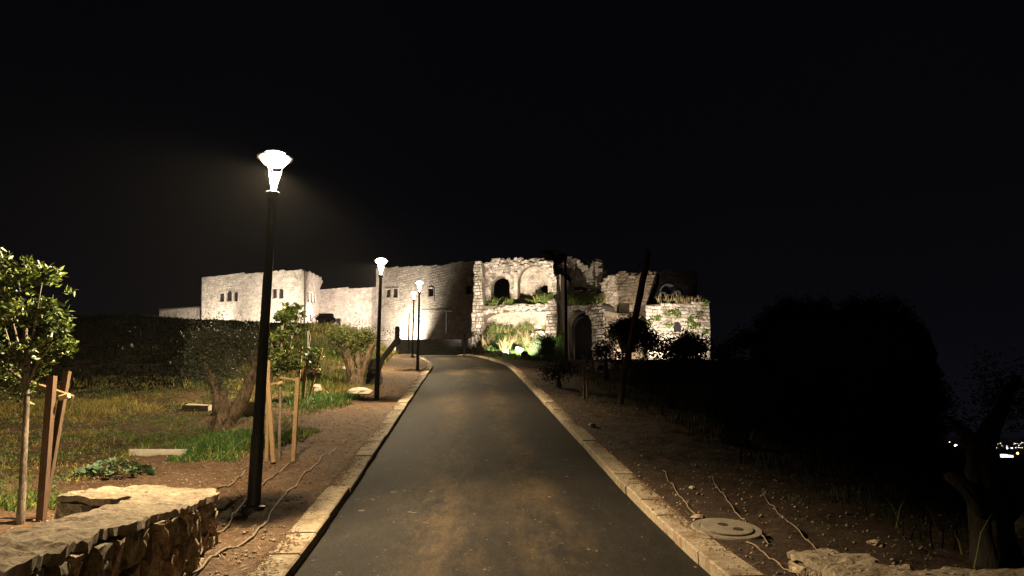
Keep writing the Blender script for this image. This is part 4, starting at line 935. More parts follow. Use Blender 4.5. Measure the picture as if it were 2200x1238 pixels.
# pebbles on the soil
def pebbles(n, keep, box, r0, r1, name, label, power=1.3):
    X, Y = scat(n, *box, power=power); Z = H(X, Y); px, py = proj(X, Y, Z); k = keep(X, Y, px, py); X, Y, Z = X[k], Y[k], Z[k]; n = len(X)
    base = np.array([(1, 0, 0), (-.5, .87, 0), (-.5, -.87, 0), (0, 0, .8), (.2, .1, -.6)]); sc_ = (r0 + (r1 - r0) * rng.random(n) ** 3)[:, None, None]
    a = rng.uniform(0, 6.28, n); ca, sa = np.cos(a), np.sin(a); B = base[None] * rng.uniform(.55, 1.3, (n, 5, 1)) * sc_
    V = np.stack([B[..., 0] * ca[:, None] - B[..., 1] * sa[:, None] + X[:, None], B[..., 0] * sa[:, None] + B[..., 1] * ca[:, None] + Y[:, None], B[..., 2] + Z[:, None] + .004], -1).reshape(-1, 3)
    T = np.array([(0, 1, 3), (1, 2, 3), (2, 0, 3), (1, 0, 4), (2, 1, 4), (0, 2, 4)]); Fc = (np.arange(n)[:, None, None] * 5 + T[None]).reshape(-1, 3)
    return tag(fast(name, V, Fc, 'pebble'), label, 'gravel', kind='stuff')
pebbles(16000, lambda X, Y, px, py: inpoly(SOIL, px, py) & (X < Lx(Y) - KW), (-7.5, 0, 5.5, 46), .006, .035, 'gravel', 'small pale stones scattered on the soil left of the road', 1.7)
pebbles(12000, lambda X, Y, px, py: (X > Rx(Y) + KW) & (X < Rx(Y) + KW + 7 * rng.random(len(X)) ** 1.5 + .1), (1.5, 12, 5.5, 40), .006, .04, 'gravel', 'small pale stones scattered on the soil right of the road', 1.6)
pebbles(900, lambda X, Y, px, py: (X > Lx(Y) - .25) & (X < Rx(Y) + .2), (-2.2, 2.5, 5.5, 40), .002, .010, 'grit', 'tiny bits of grit on the asphalt', 1.6)
for o in list(bpy.data.objects):
    if o.name == 'grit':
        v = np.zeros(len(o.data.vertices) * 3, np.float32); o.data.vertices.foreach_get('co', v); v = v.reshape(-1, 3); w_ = (v[:, 0] - Lx(v[:, 1])) / (Rx(v[:, 1]) - Lx(v[:, 1])); v[:, 2] += .22 - .02 + np.clip(.04 * (1 - (2 * w_ - 1) ** 2), 0, 1); o.data.vertices.foreach_set('co', v.ravel())

def litter(n, keep, box, name, label):
    X, Y = scat(n, *box, power=1.5); Z = H(X, Y); px, py = proj(X, Y, Z); k = keep(X, Y, px, py); X, Y, Z = X[k], Y[k], Z[k]; n = len(X); a = rng.uniform(0, 6.28, n); L = rng.uniform(.02, .11, n); w = .004
    d = np.stack([np.cos(a) * L, np.sin(a) * L, rng.uniform(-.01, .03, n)], -1); q = np.stack([-np.sin(a) * w, np.cos(a) * w, 0 * a], -1); P = np.stack([X, Y, Z + .012], -1)
    V = np.stack([P - q, P + q, P + d + q, P + d - q], 1).reshape(-1, 3); Fc = np.arange(n * 4).reshape(n, 4)
    return tag(fast(name, V, Fc, ['straw_grass', 'old_wood'], midx=rng.integers(0, 2, n)), label, 'litter', kind='stuff')
litter(9000, lambda X, Y, px, py: inpoly(SOIL, px, py) & (X < Lx(Y) - KW), (-7.5, 0, 5.5, 36), 'straw_litter', 'bits of straw and twigs on the soil left of the road')
litter(6000, lambda X, Y, px, py: (X > Rx(Y) + KW) & (X < Rx(Y) + KW + 6), (1.5, 10, 5.5, 30), 'straw_litter', 'bits of straw and twigs on the soil right of the road')
def crumbs(n, side, name, label):
    Y = 5 + 40 * rng.random(n) ** 1.5; e_ = (Lx(Y) - KW) if side < 0 else (Rx(Y) + KW); X = e_ - side * np.abs(rng.normal(size=n)) * .11 * (.3 + 1.4 * fbm(Y * 1.3, Y * 0 + side, 12)); ok = np.abs(X - e_) < .31; X, Y = X[ok], Y[ok]; n = len(X)
    base = np.array([(1, 0, 0), (-.5, .87, 0), (-.5, -.87, 0), (0, 0, .6)]); sc_ = (.005 + .022 * rng.random(n) ** 2.5)[:, None, None]; B = base[None] * rng.uniform(.5, 1.4, (n, 4, 1)) * sc_
    V = (B + np.stack([X, Y, zr(Y) - .02 + KH + .003], -1)[:, None]).reshape(-1, 3); T = np.array([(0, 1, 3), (1, 2, 3), (2, 0, 3)]); Fc = (np.arange(n)[:, None, None] * 4 + T[None]).reshape(-1, 3)
    return tag(fast(name, V, Fc, 'soil'), label, 'soil crumbs', kind='stuff')
crumbs(9000, -1, 'soil_crumbs', 'crumbs of earth spilled on the lamp side kerb'); crumbs(9000, 1, 'soil_crumbs', 'crumbs of earth spilled on the valley side kerb')
# ------------------------------------------------------------------ single stones, planks, hoses, cover
def rock(px, py, r_, lab, mat='white_rock', seed=1, lift=.3):
    p = on_ground(px, py); o = rock_mesh(r_, seed).build('rock', mat, None, loc=(p.x, p.y, p.z + r_[2] * lift), rz=random.uniform(0, 6)); return tag(o, lab, 'rock')
rock(680, 840, (.26, .2, .22), 'white rock lying below the second staked sapling', seed=1)
rock(770, 846, (.50, .26, .20), 'long white rock in front of the pollarded olive tree', seed=2)
rock(740, 800, (.34, .2, .24), 'pale rock at the left foot of the pollarded olive tree', seed=3)
rock(785, 797, (.26, .2, .2), 'small pale rock right of the pollarded olive trunk', seed=4)
rock(668, 815, (.55, .35, .4), 'dull boulder behind the second staked sapling', 'wall_stone', seed=5)
rock(1487, 1050, (.07, .05, .045), 'small pale broken stone on the right soil strip', seed=6)
rock(1500, 1118, (.12, .09, .06), 'brown stone beside the round concrete cover', 'wall_stone', seed=7)
rock(1272, 916, (.10, .07, .08), 'small pale stone on soil left of the leaning trunk', seed=8)
rock(405, 880, (.22, .18, .16), 'small grey stone near the pale cut block', 'wall_stone', seed=10)
rock(1880, 1170, (.10, .08, .05), 'dull stone above the bottom right wall', 'wall_stone', seed=11)
for i, (px, py, lab) in enumerate([(1066, 762, 'leftmost of the round white stones by the kerb'), (1076, 764, 'middle of the round white stones by the kerb'), (1086, 763, 'rightmost of the round white stones by the kerb')]):
    q = on_bank((px - 1018) / 197, .22); tag(rock_mesh((.32, .28, .27), 20 + i).build('rock', 'white_rock', None, loc=(q[0], q[1], q[2] + .22)), lab, 'rock')
q = on_bank((1115 - 1018) / 197, .3); tag(rock_mesh((.45, .3, .38), 31).build('rock', 'white_rock', None, loc=(q[0], q[1], q[2] + .3)), 'glaring white rock in the green weeds above the black floodlight', 'rock')
for i, (px, v) in enumerate([(1148, .72), (1156, .78), (1166, .8)]):
    q = on_bank((px - 1018) / 197, v); tag(rock_mesh((.55, .35, .35), 41 + i).build('rock', 'white_rock', None, loc=(q[0], q[1], q[2] + .2)), ['pale rock left of three before the right rubble pier', 'middle pale rock of three before the right rubble pier', 'pale rock touching the right rubble pier'][i], 'rock')
p = on_ground(340, 976); mb = MB(); mb.box((0, 0, .03), (.98, .34, .12), jit=.015); tag(mb.build('stone_slab', 'white_rock', None, loc=p, rz=.05), 'flat pale stone slab on bare soil by the leafy mallow', 'slab')
p = on_ground(428, 884); mb = MB(); mb.box((0, 0, .05), (.75, .4, .30), jit=.05); tag(mb.build('stone_block', 'white_rock', None, loc=p, rz=.0), 'pale cut stone block touching the thick olive trunk, left side', 'block')
p = on_ground(530, 890); mb = MB(); mb.box((0, 0, .12), (1.3, .4, .45), jit=.04); tag(mb.build('stone_block', 'white_rock', None, loc=p, rz=.1), 'short cut stone block between olive limb and lamp pole', 'block')
p = on_ground(838, 864); mb = MB(); mb.box((0, 0, .03), (.75, .09, .05), jit=.006); tag(mb.build('plank', 'stake_wood', None, loc=p, rz=.45), 'loose wooden plank beside the second lamp', 'plank')
def hose(pts, lab, r_=.013):
    P = [on_ground(*q) for q in pts]; V = []
    for i in range(len(P) - 1):
        for k in range(6):
            q = P[i].lerp(P[i + 1], k / 6); x = q.x + .03 * (float(vn(q.y * 3, i, 4)) - .5); V.append((x, q.y, h(x, q.y) + .02))
    V.append((P[-1].x, P[-1].y, P[-1].z + .015)); tag(MB().tube(V, r_, 6).build('irrigation_hose', 'hose_plastic', None, True), lab, 'hose', 'drip hoses on the soil')
hose([(412, 1236), (470, 1190), (545, 1155), (575, 1120), (600, 1075), (650, 1022), (690, 985), (720, 966)], 'long pale hose curving past the front lamp base towards the kerb')
hose([(470, 1050), (500, 1040), (530, 1012)], 'short hose running behind the tip of the stone wall')
hose([(472, 1145), (505, 1105), (560, 1045), (622, 995)], 'hose passing just behind the front lamp pole')
hose([(1425, 1012), (1452, 1056), (1480, 1092), (1497, 1112)], 'thin hose ending near the round concrete cover', .008)
hose([(1530, 1025), (1560, 1070), (1590, 1112), (1620, 1140), (1652, 1172)], 'hose passing right of the round concrete cover', .008)
hose([(1605, 1168), (1640, 1190), (1680, 1222), (1720, 1245)], 'hose between concrete cover and bottom right wall', .008)
hose([(1640, 1062), (1690, 1120), (1722, 1150), (1756, 1182)], 'rightmost hose, running down to the bottom right wall', .008)
p = on_ground(1562, 1142); mh = empty('manhole_cover', (p.x, p.y, p.z + .035)); mh.rotation_euler = (R(11), R(2), 0); mh.scale = (.72, .72, .75); tag(mh, 'round concrete manhole cover with two dark slots in the right soil', 'manhole cover')
MB().lathe([(.56, -.2), (.56, .0), (.53, .02), (.43, .02), (.42, 0.01)], 32).build('collar', 'concrete', mh); MB().lathe([(.405, -.02), (.405, .036), (.39, .042)], 32).build('lid', 'concrete', mh)
for x, y in ((-.04, .10), (.14, -.12)): MB().lathe([(.085, .040), (.085, .0455)], 14, (x, y, 0)).build('lifting_slot', 'shaded_soil', mh)

# ------------------------------------------------------------------ plants and trees
mal = empty('mallow_plant', on_ground(248, 1022)); tag(mal, 'clump of round-leaved mallow on bare soil behind the stone wall', 'plant')
for i in range(150):
    a = random.uniform(0, 6.28); r_ = .60 * math.sqrt(random.random()); x, y = math.cos(a) * r_ * 1.05, math.sin(a) * r_ * .8; z = .22 - .20 * r_ / .60 + random.uniform(-.03, .05); s = random.uniform(.04, .068)
    mb = MB(); vs = [(0, 0, 0)] + [(s * math.cos(w) * (1 + .08 * math.sin(5 * w)), s * math.sin(w) * (1 + .08 * math.sin(5 * w)), s * .28 * (1 + .5 * math.sin(5 * w))) for w in np.linspace(.3, 6.0, 11)]
    mb.add(vs, [(0, k, k + 1) for k in range(1, 11)]); o = mb.build('leaf', 'mallow_leaf', mal, loc=(x, y, z + .02)); o.rotation_euler = (random.uniform(-.5, .5) - .35, random.uniform(-.5, .5), a)
def tree(name, base, label, cat, limbs, crowns, leafmat, bark, leaf=(.07, .03), per=1, spread=.1, sides=9, jit=.06, ribs=0., group=None, up=.4, parts=True):
    """limbs: lists of (points relative to the foot, radii); crowns: fuzzy clumps of leaves"""
    r_ = empty(name, base); tag(r_, label, cat, group)
    for i, (pts, rad) in enumerate(limbs):
        q = []; rr_ = []
        for k in range(len(pts) - 1):
            a, b = Vector(pts[k]), Vector(pts[k + 1]); m_ = max(2, int((b - a).length / .18)) if ribs else 3
            for j in range(m_):
                t_ = j / m_; w = (rad[k] + rad[k + 1]) * .06 * (1 if j else 0)
                q.append(a.lerp(b, t_) + Vector((random.uniform(-w, w), random.uniform(-w, w), 0))); rr_.append(rad[k] * (1 - t_) + rad[k + 1] * t_)
        q.append(Vector(pts[-1])); rr_.append(rad[-1])
        q.insert(0, q[0] - (q[1] - q[0]).normalized() * rr_[0] * .5); rr_.insert(0, rr_[0] * .6)
        q.append(q[-1] + (q[-1] - q[-2]).normalized() * rr_[-1] * .35); rr_.append(rr_[-1] * .55)
        tm = MB().tube(q, rr_, sides, jit=jit, ribs=ribs)
        if ribs:
            for st_ in range(5):
                a0 = random.uniform(0, 6.28); tw = random.uniform(-1.2, 1.2); k0 = random.randint(0, 1); k1 = len(q) - random.randint(0, 2)
                if k1 - k0 < 3: k1 = len(q)
                Q = [q[k] + Vector((math.cos(a0 + tw * k / len(q)), math.sin(a0 + tw * k / len(q)), random.uniform(-.2, .2))) * rr_[k] * random.uniform(.66, .84) for k in range(k0, k1)]
                tm.tube(Q, [rr_[k] * random.uniform(.26, .44) for k in range(k0, k1)], 8, jit=.10, ribs=.06)
        tm.build('trunk' if i == 0 else 'limb', bark, r_, True)
    for cl in (crowns if crowns and isinstance(crowns[0], list) else [crowns]):
        if not cl: continue
        C = sprig(cl, per, spread) if per > 1 else blob(cl); V, Fc = leaves(C, leaf[0], leaf[1], up); fast('crown', V, Fc, [leafmat, 'dark_leaf' if leafmat == 'citrus_leaf' else leafmat], r_, midx=np.repeat((rng.random(len(C)) < .4).astype(int), 2))
    return r_
def rel(b, px, py, Y): v = at(px, py, Y) - Vector(b); return (v.x, v.y, v.z)
def clump(b, L, Y, per=1.):
    """[(px, py, radius px, depth offset, count)] -> clumps round the foot b"""
    out = []
    for px, py, rp, dy, n_ in L:
        c = rel(b, px, py, Y + dy); rm = rp * Y / F; k = 4 if n_ > 8 else 1
        for q in range(k):
            f = .62 if k > 1 else 0; rs = rm * (random.uniform(.38, .68) if k > 1 else 1)
            out.append(((c[0] + random.uniform(-f, f) * rm, c[1] + random.uniform(-f, f) * rm, c[2] + random.uniform(-f, f) * rm), (rs, rs * .9, rs * .85), n_ * per / k))
    return out
# young tree on the left
b1 = on_ground(45, 1126); Y1 = b1.y
twigs = lambda b, Y, root, ends, r0: [([rel(b, *root, Y), rel(b, (root[0] + e[0]) / 2 + random.uniform(-6, 6), (root[1] + e[1]) / 2, Y + e[2] * .5), rel(b, e[0], e[1], Y + e[2])], [r0, r0 * .7, r0 * .3]) for e in ends]
tree('young_tree', b1, 'young broad-leaved tree at the left edge, leaning stakes beside it', 'tree',
     [([(0, 0, -.1), rel(b1, 50, 1000, Y1), rel(b1, 58, 850, Y1), rel(b1, 55, 700, Y1)], [.05, .04, .032, .02])] + twigs(b1, Y1, (58, 830), [(10, 700, .2), (110, 740, -.2), (130, 690, .1), (-40, 740, .3), (40, 600, 0), (90, 610, -.3), (0, 590, .2)], .018),
     clump(b1, [(20, 590, 55, 0, 330), (70, 620, 55, .1, 330), (5, 650, 60, -.2, 330), (100, 600, 28, 0, 110), (110, 660, 45, 0, 300), (60, 690, 60, -.2, 420), (120, 720, 40, .1, 200), (30, 740, 60, 0, 230), (90, 760, 42, -.1, 150), (130, 745, 28, 0, 120), (10, 810, 50, .2, 240), (70, 815, 40, 0, 160), (-50, 620, 70, 0, 330), (-60, 720, 75, 0, 330), (35, 860, 28, 0, 40), (5, 550, 22, 0, 60), (60, 575, 22, 0, 60), (95, 580, 14, 0, 20), (148, 625, 14, 0, 18), (150, 740, 14, 0, 20), (118, 580, 8, 0, 10)], Y1),
     'citrus_leaf', 'young_bark', (.088, .04))
def support(b, label, stakes, bars, ties=()):
    r_ = empty('tree_support', b); tag(r_, label, 'tree stakes')
    for (p0, p1, w, mat) in stakes:
        A_, B_ = Vector(p0), Vector(p1); d = (B_ - A_).normalized(); x = d.cross(Vector((0, 1, 0))).normalized() * w / 2; y = x.cross(d).normalized() * w / 2
        mb = MB(); c = [-x - y, x - y, x + y, -x + y]; mb.add([A_ + q for q in c] + [B_ + q for q in c], [(3, 2, 1, 0), (4, 5, 6, 7)] + [(i, (i + 1) % 4, 4 + (i + 1) % 4, 4 + i) for i in range(4)]); mb.build('stake', mat, r_)
    for (p0, p1, w) in bars: MB().tube([p0, p1], w, 6).build('crossbar', 'stake_wood', r_)
    for (p0, w) in ties: MB().tube([Vector(p0) + Vector((-w, 0, -.03)), Vector(p0) + Vector((w, -.02, .0))], .035, 7).build('tie', 'tie_fabric', r_)
    return r_
bs = on_ground(90, 1116); Ys = bs.y
support(bs, 'brown wooden stakes leaning together beside the left young tree', [((0, 0, -.2), rel(bs, 112, 808, Ys), .085, 'old_wood'), (rel(bs, 88, 1124, Ys + .1), rel(bs, 145, 798, Ys + .35), .07, 'old_wood')],
        [(rel(bs, 40, 812, Ys + .1), rel(bs, 158, 852, Ys + .2), .022)], [(rel(bs, 140, 850, Ys + .1), .06)])
# nearer staked sapling, just right of the front lamp
b2 = on_ground(600, 988); Y2 = b2.y
tree('young_tree', b2, 'staked sapling right behind the front lamp pole, yellow-green crown', 'tree',
     [([(0, 0, -.1), rel(b2, 601, 900, Y2), rel(b2, 603, 800, Y2), rel(b2, 606, 700, Y2)], [.032, .03, .026, .016])] + twigs(b2, Y2, (603, 790), [(580, 720, .1), (635, 700, -.1), (640, 780, .2), (615, 660, 0)], .012),
     clump(b2, [(600, 690, 24, 0, 200), (632, 685, 24, 0, 200), (612, 665, 18, 0, 110), (634, 660, 10, 0, 40), (590, 720, 22, .1, 130), (612, 730, 18, 0, 110), (595, 765, 26, 0, 170), (622, 770, 24, -.1, 130), (585, 800, 20, 0, 70), (636, 710, 14, 0, 55), (610, 800, 20, .1, 70), (640, 765, 12, 0, 30), (560, 700, 9, 0, 24)], Y2),
     'citrus_leaf', 'young_bark', (.105, .048))
support(b2, 'three pale wooden stakes tied round the nearer sapling', [(rel(b2, 573, 992, Y2 - .2), rel(b2, 578, 775, Y2 - .1), .055, 'stake_wood'), (rel(b2, 588, 994, Y2 - .35), rel(b2, 575, 800, Y2 - .1), .07, 'stake_wood'), (rel(b2, 630, 992, Y2 - .3), rel(b2, 640, 812, Y2 - .1), .07, 'stake_wood')],
        [(rel(b2, 575, 828, Y2 - .1), rel(b2, 602, 822, Y2 - .05), .022), (rel(b2, 602, 812, Y2 - .05), rel(b2, 642, 818, Y2 - .1), .026)], [(rel(b2, 602, 822, Y2 - .04), .05)])
# second sapling and its stakes
b3 = on_ground(650, 862); Y3 = b3.y
tree('young_tree', b3, 'small sapling with sparse bright leaves behind the nearer stakes', 'tree', [([(0, 0, -.1), rel(b3, 653, 800, Y3), rel(b3, 668, 760, Y3)], [.03, .026, .014])],
     clump(b3, [(662, 770, 24, 0, 120), (684, 762, 16, 0, 70), (645, 785, 18, 0, 60), (672, 785, 16, 0, 60), (630, 790, 16, 0, 50)], Y3), 'citrus_leaf', 'young_bark', (.15, .07))
support(b3, 'leaning stakes with crossbar round the small second sapling', [(rel(b3, 652, 862, Y3), rel(b3, 658, 790, Y3), .06, 'stake_wood'), (rel(b3, 664, 856, Y3), rel(b3, 692, 748, Y3), .06, 'stake_wood'), (rel(b3, 640, 850, Y3 + .3), rel(b3, 648, 745, Y3 + .3), .06, 'stake_wood')],
        [(rel(b3, 654, 788, Y3 - .1), rel(b3, 683, 796, Y3 - .1), .035)], [(rel(b3, 682, 794, Y3 - .1), .09)])
# thick olive on the left
b4 = on_ground(482, 918); Y4 = b4.y
tree('olive_tree', b4, 'thick forked olive tree with thin grey crown, left of the front lamp', 'tree',
     [([(0, 0, -.2), rel(b4, 478, 880, Y4), rel(b4, 474, 850, Y4)], [.29, .21, .17]), ([rel(b4, 474, 868, Y4), rel(b4, 462, 832, Y4), rel(b4, 445, 790, Y4), rel(b4, 425, 760, Y4)], [.14, .11, .08, .04]),
      ([rel(b4, 476, 862, Y4), rel(b4, 485, 840, Y4 - .1)], [.09, .07]), ([rel(b4, 490, 900, Y4), rel(b4, 515, 870, Y4), rel(b4, 532, 830, Y4 - .1), rel(b4, 548, 790, Y4 - .2), rel(b4, 552, 750, Y4)], [.18, .16, .135, .10, .05]),
      ([rel(b4, 445, 792, Y4), rel(b4, 462, 740, Y4 + .2), rel(b4, 464, 705, Y4)], [.05, .035, .012]), ([rel(b4, 430, 765, Y4), rel(b4, 412, 745, Y4)], [.04, .015]), ([rel(b4, 548, 792, Y4), rel(b4, 520, 745, Y4), rel(b4, 505, 720, Y4)], [.06, .03, .012])],
     [clump(b4, [(462, 715, 22, 0, 30), (440, 738, 22, 0, 30), (478, 740, 22, 0, 28), (425, 775, 26, 0, 34), (450, 780, 28, 0, 34), (468, 800, 26, .1, 28), (420, 800, 20, 0, 18), (515, 735, 20, 0, 24), (540, 730, 22, 0, 26), (525, 765, 24, .1, 22), (490, 760, 22, .2, 14), (470, 825, 20, 0, 14), (500, 790, 25, .4, 12)], Y4, 1.7)],
     'olive_leaf', 'olive_bark', (.10, .03), per=16, spread=.15, sides=14, jit=.05, ribs=.10)
# pollarded olive in the middle
b5 = on_ground(772, 836); Y5 = b5.y
tree('olive_tree', b5, 'pollarded olive tree with sawn limbs and fresh yellow-green sprouts', 'tree',
     [([(-.15, 0, -.2), rel(b5, 766, 815, Y5), rel(b5, 775, 795, Y5)], [.40, .29, .20]), ([rel(b5, 757, 822, Y5), rel(b5, 752, 790, Y5), rel(b5, 746, 765, Y5), rel(b5, 740, 740, Y5)], [.15, .16, .17, .12]),
      ([rel(b5, 772, 810, Y5), rel(b5, 783, 785, Y5), rel(b5, 793, 755, Y5), rel(b5, 806, 732, Y5)], [.20, .155, .13, .10]), ([rel(b5, 776, 800, Y5), rel(b5, 768, 775, Y5 - .1), rel(b5, 770, 758, Y5 - .1)], [.12, .13, .11]),
      ([rel(b5, 757, 772, Y5), rel(b5, 750, 755, Y5 - .1), rel(b5, 744, 738, Y5 - .1)], [.08, .07, .03])],
     [clump(b5, [(735, 725, 14, 0, 60), (748, 735, 14, 0, 60), (728, 718, 9, 0, 10), (768, 735, 16, 0, 70), (778, 730, 14, 0, 60), (786, 725, 10, 0, 30), (718, 732, 8, 0, 6), (762, 745, 12, -.1, 16)], Y5)],
     'sprout_leaf', 'olive_bark', (.16, .055), per=9, spread=.16, sides=14, jit=.05, ribs=.10)
b6 = on_ground(805, 826); Y6 = b6.y + 1.2
tree('olive_tree', b6, 'dark sawn olive trunk behind the second lamp, one limb ending in a stump', 'tree',
     [([(0, 0, -.2), rel(b6, 805, 800, Y6), rel(b6, 806, 775, Y6)], [.38, .27, .18]), ([rel(b6, 808, 800, Y6), rel(b6, 824, 768, Y6), rel(b6, 842, 745, Y6), rel(b6, 853, 733, Y6)], [.15, .115, .12, .13]),
      ([rel(b6, 853, 738, Y6), rel(b6, 853, 722, Y6), rel(b6, 853.5, 703, Y6)], [.12, .105, .10]), ([rel(b6, 802, 805, Y6), rel(b6, 790, 780, Y6), rel(b6, 786, 760, Y6)], [.15, .11, .08])],
     [clump(b6, [(836, 718, 8, 0, 5), (862, 722, 7, 0, 4), (846, 725, 6, 0, 4)], Y6)], 'olive_leaf', 'dark_bark', (.13, .04), per=7, spread=.14, sides=12, jit=.05, ribs=.08)
b7 = on_ground(775, 780); Y7 = b7.y
tree('olive_bush', b7, 'broad grey-green olive bush on the bank crest behind the pollarded tree', 'bush', [([(0, 0, -.1), rel(b7, 772, 750, Y7)], [.3, .15]), ([rel(b7, 772, 755, Y7), rel(b7, 790, 735, Y7)], [.12, .05]), ([rel(b7, 772, 755, Y7), rel(b7, 752, 730, Y7)], [.12, .05])],
     clump(b7, [(750, 722, 15, 0, 14), (770, 720, 16, 0, 20), (790, 726, 16, 0, 20), (802, 740, 13, 0, 14), (735, 730, 11, 0, 9), (775, 737, 15, .3, 14)], Y7), 'olive_leaf', 'olive_bark', (.2, .06), per=14, spread=.3)
# little hut on the bank with railing and pipe
ph_ = at(700, 700, 76); hut = empty('garden_hut', (ph_.x, 76, at(700, 705, 76).z)); tag(hut, 'little dark hut with overhanging roof silhouetted before the lit curtain wall', 'hut')
hz = hut.location.z; top = at(700, 675, 76).z - hz; ev = at(700, 687, 76).z - hz
mb = MB(); a, c = .95, .62; mb.add([(-a, -.8, ev), (a, -.8, ev), (a, .8, ev), (-a, .8, ev), (-c, -.4, top - .15), (c, -.4, top - .15), (c, .4, top - .15), (-c, .4, top - .15), (-c * 1.08, -.45, top), (c * 1.08, -.45, top), (c * 1.08, .45, top), (-c * 1.08, .45, top)],
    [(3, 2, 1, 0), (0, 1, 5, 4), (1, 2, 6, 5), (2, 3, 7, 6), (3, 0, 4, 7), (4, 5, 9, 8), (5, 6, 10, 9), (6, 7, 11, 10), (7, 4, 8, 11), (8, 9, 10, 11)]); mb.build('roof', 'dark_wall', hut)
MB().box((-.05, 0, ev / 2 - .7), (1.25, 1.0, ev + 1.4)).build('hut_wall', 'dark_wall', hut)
for x in (-.8, .8): MB().tube([(x, -.7, -.2), (x, -.7, ev)], .05, 6).build('post', 'dark_bark', hut)
MB().tube([(a, -.8, ev), (a + .12, -.8, ev - .25), (a - .05, -.8, ev - .45)], .12, 8).build('awning', 'dark_wall', hut)
pr_ = at(668, 702, 75); rl = empty('railing', (pr_.x, 75, at(668, 703, 75).z)); tag(rl, 'thin metal railing left of the little dark hut', 'railing')
for x in (-.35, .1, .5, .8): MB().tube([(x, 0, -.2), (x, 0, .9)], .025, 6).build('post', 'black_metal', rl)
MB().tube([(-.4, 0, .9), (.1, 0, .9), (.85, 0, 1.3)], .03, 6).build('rail', 'black_metal', rl)
pp_ = on_ground(662, 762); q = at(661, 712, pp_.y); tag(MB().tube([(pp_.x, pp_.y, pp_.z - .2), (q.x, pp_.y, q.z)], .045, 8).build('white_pipe', 'white_pipe', None), 'upright white pipe in the dark below the railing', 'pipe')
q0, q1, q2 = at(663, 709, pp_.y), at(667, 725, pp_.y), at(664, 748, pp_.y); tag(MB().tube([q0, q1, q2, (q2.x, q2.y, h(q2.x, q2.y))], .02, 6).build('cable', 'white_pipe', None, True), 'thin pale cable hanging beside the white pipe', 'cable')

# right-hand side: posts, leaning trunk, dark trees
p = at(1217, 760, 62); zb = h(p.x, 62); t_ = at(1217, 543, 62); tag(MB().tube([(p.x, 62, zb - .3), (p.x, 62, t_.z)], [.15, .11], 10).build('utility_pole', 'black_metal', None), 'dark utility pole standing before the broken vault', 'pole')
q = at_fac(FU, 1262, 622, -.5); A_ = Vector((p.x, 62, t_.z - .2)); tag(MB().tube([A_.lerp(q, k / 8) - Vector((0, 0, .5 * math.sin(math.pi * k / 8))) for k in range(9)], .028, 5).build('power_cable', 'black_metal', None), 'cable slanting from the utility pole to the broken vault', 'cable')
bl = on_ground(1331, 868); Yl = bl.y
tree('leaning_tree', bl, 'bare leaning trunk rising in front of the ruined chamber', 'tree', [([(0, 0, -.2), rel(bl, 1340, 810, Yl), rel(bl, 1358, 720, Yl), rel(bl, 1376, 630, Yl), rel(bl, 1390, 556, Yl), rel(bl, 1393, 538, Yl)], [.11, .10, .11, .125, .12, .09])],
     [], 'shade_leaf', 'old_wood', (.09, .03), per=10, spread=.2, sides=12)
q1, q0 = at(1376, 612, Yl), at_fac(FV, 1296, 638, -.3); q2 = at(1356, 582, Yl)
tag(MB().tube([q0, q0.lerp(q2, .4) - Vector((0, 0, .5)), q0.lerp(q2, .75) - Vector((0, 0, .3)), q2 + Vector((.1, 0, .0)), at(1385, 560, Yl)], .018, 5).build('power_cable', 'black_metal', None), 'sagging cable from the ruined chamber up to the leaning trunk', 'cable')
b8 = on_ground(1259, 862)
support(b8, 'thin pale stakes round a bare sapling right of the road', [(rel(b8, 1256, 862, b8.y), rel(b8, 1252, 762, b8.y), .055, 'young_bark'), (rel(b8, 1263, 856, b8.y + .3), rel(b8, 1261, 762, b8.y + .3), .06, 'old_wood'), (rel(b8, 1275, 822, b8.y + 1), rel(b8, 1273, 766, b8.y + 1), .06, 'old_wood')],
        [(rel(b8, 1246, 836, b8.y), rel(b8, 1260, 856, b8.y), .015), (rel(b8, 1253, 788, b8.y), rel(b8, 1264, 784, b8.y + .2), .018)], [(rel(b8, 1262, 790, b8.y), .05)])
tree('sapling', on_ground(1261, 858), 'bare thin sapling between pale stakes before the gateway arch', 'tree', [([(0, 0, -.1), rel(b8, 1260, 780, b8.y), rel(b8, 1259, 698, b8.y)], [.022, .018, .012])], [], 'shade_leaf', 'young_bark')
# the big olive at the right edge
b9 = on_ground(2132, 1208); Y9 = b9.y
tree('olive_tree', b9, 'old olive tree with massive dark trunk at the right edge', 'tree',
     [([(0, 0, -.2), rel(b9, 2128, 1150, Y9), rel(b9, 2122, 1080, Y9), rel(b9, 2112, 1010, Y9), rel(b9, 2105, 960, Y9)], [.27, .22, .185, .16, .14]), ([rel(b9, 2118, 1100, Y9 - .1), rel(b9, 2092, 1070, Y9 - .1), rel(b9, 2068, 1040, Y9 - .1), rel(b9, 2035, 1022, Y9)], [.11, .09, .075, .05]),
      ([rel(b9, 2140, 1130, Y9), rel(b9, 2170, 1090, Y9), rel(b9, 2200, 1040, Y9), rel(b9, 2240, 980, Y9)], [.14, .12, .10, .07]), ([rel(b9, 2105, 965, Y9), rel(b9, 2130, 915, Y9), rel(b9, 2160, 860, Y9), rel(b9, 2185, 810, Y9)], [.13, .10, .07, .04]),
      ([rel(b9, 2103, 965, Y9), rel(b9, 2075, 930, Y9), rel(b9, 2040, 900, Y9)], [.10, .07, .03])],
     [clump(b9, [(2160, 850, 40, 0, 26), (2200, 820, 50, 0, 34), (2110, 870, 34, 0, 16), (2050, 905, 26, 0, 12), (2220, 900, 40, 0, 22), (2090, 940, 18, 0, 8), (2130, 800, 36, .3, 16), (2250, 860, 60, 0, 30)], Y9)], 'shade_leaf', 'dark_bark', (.07, .02), per=14, spread=.12, sides=16, jit=.05, ribs=.09)
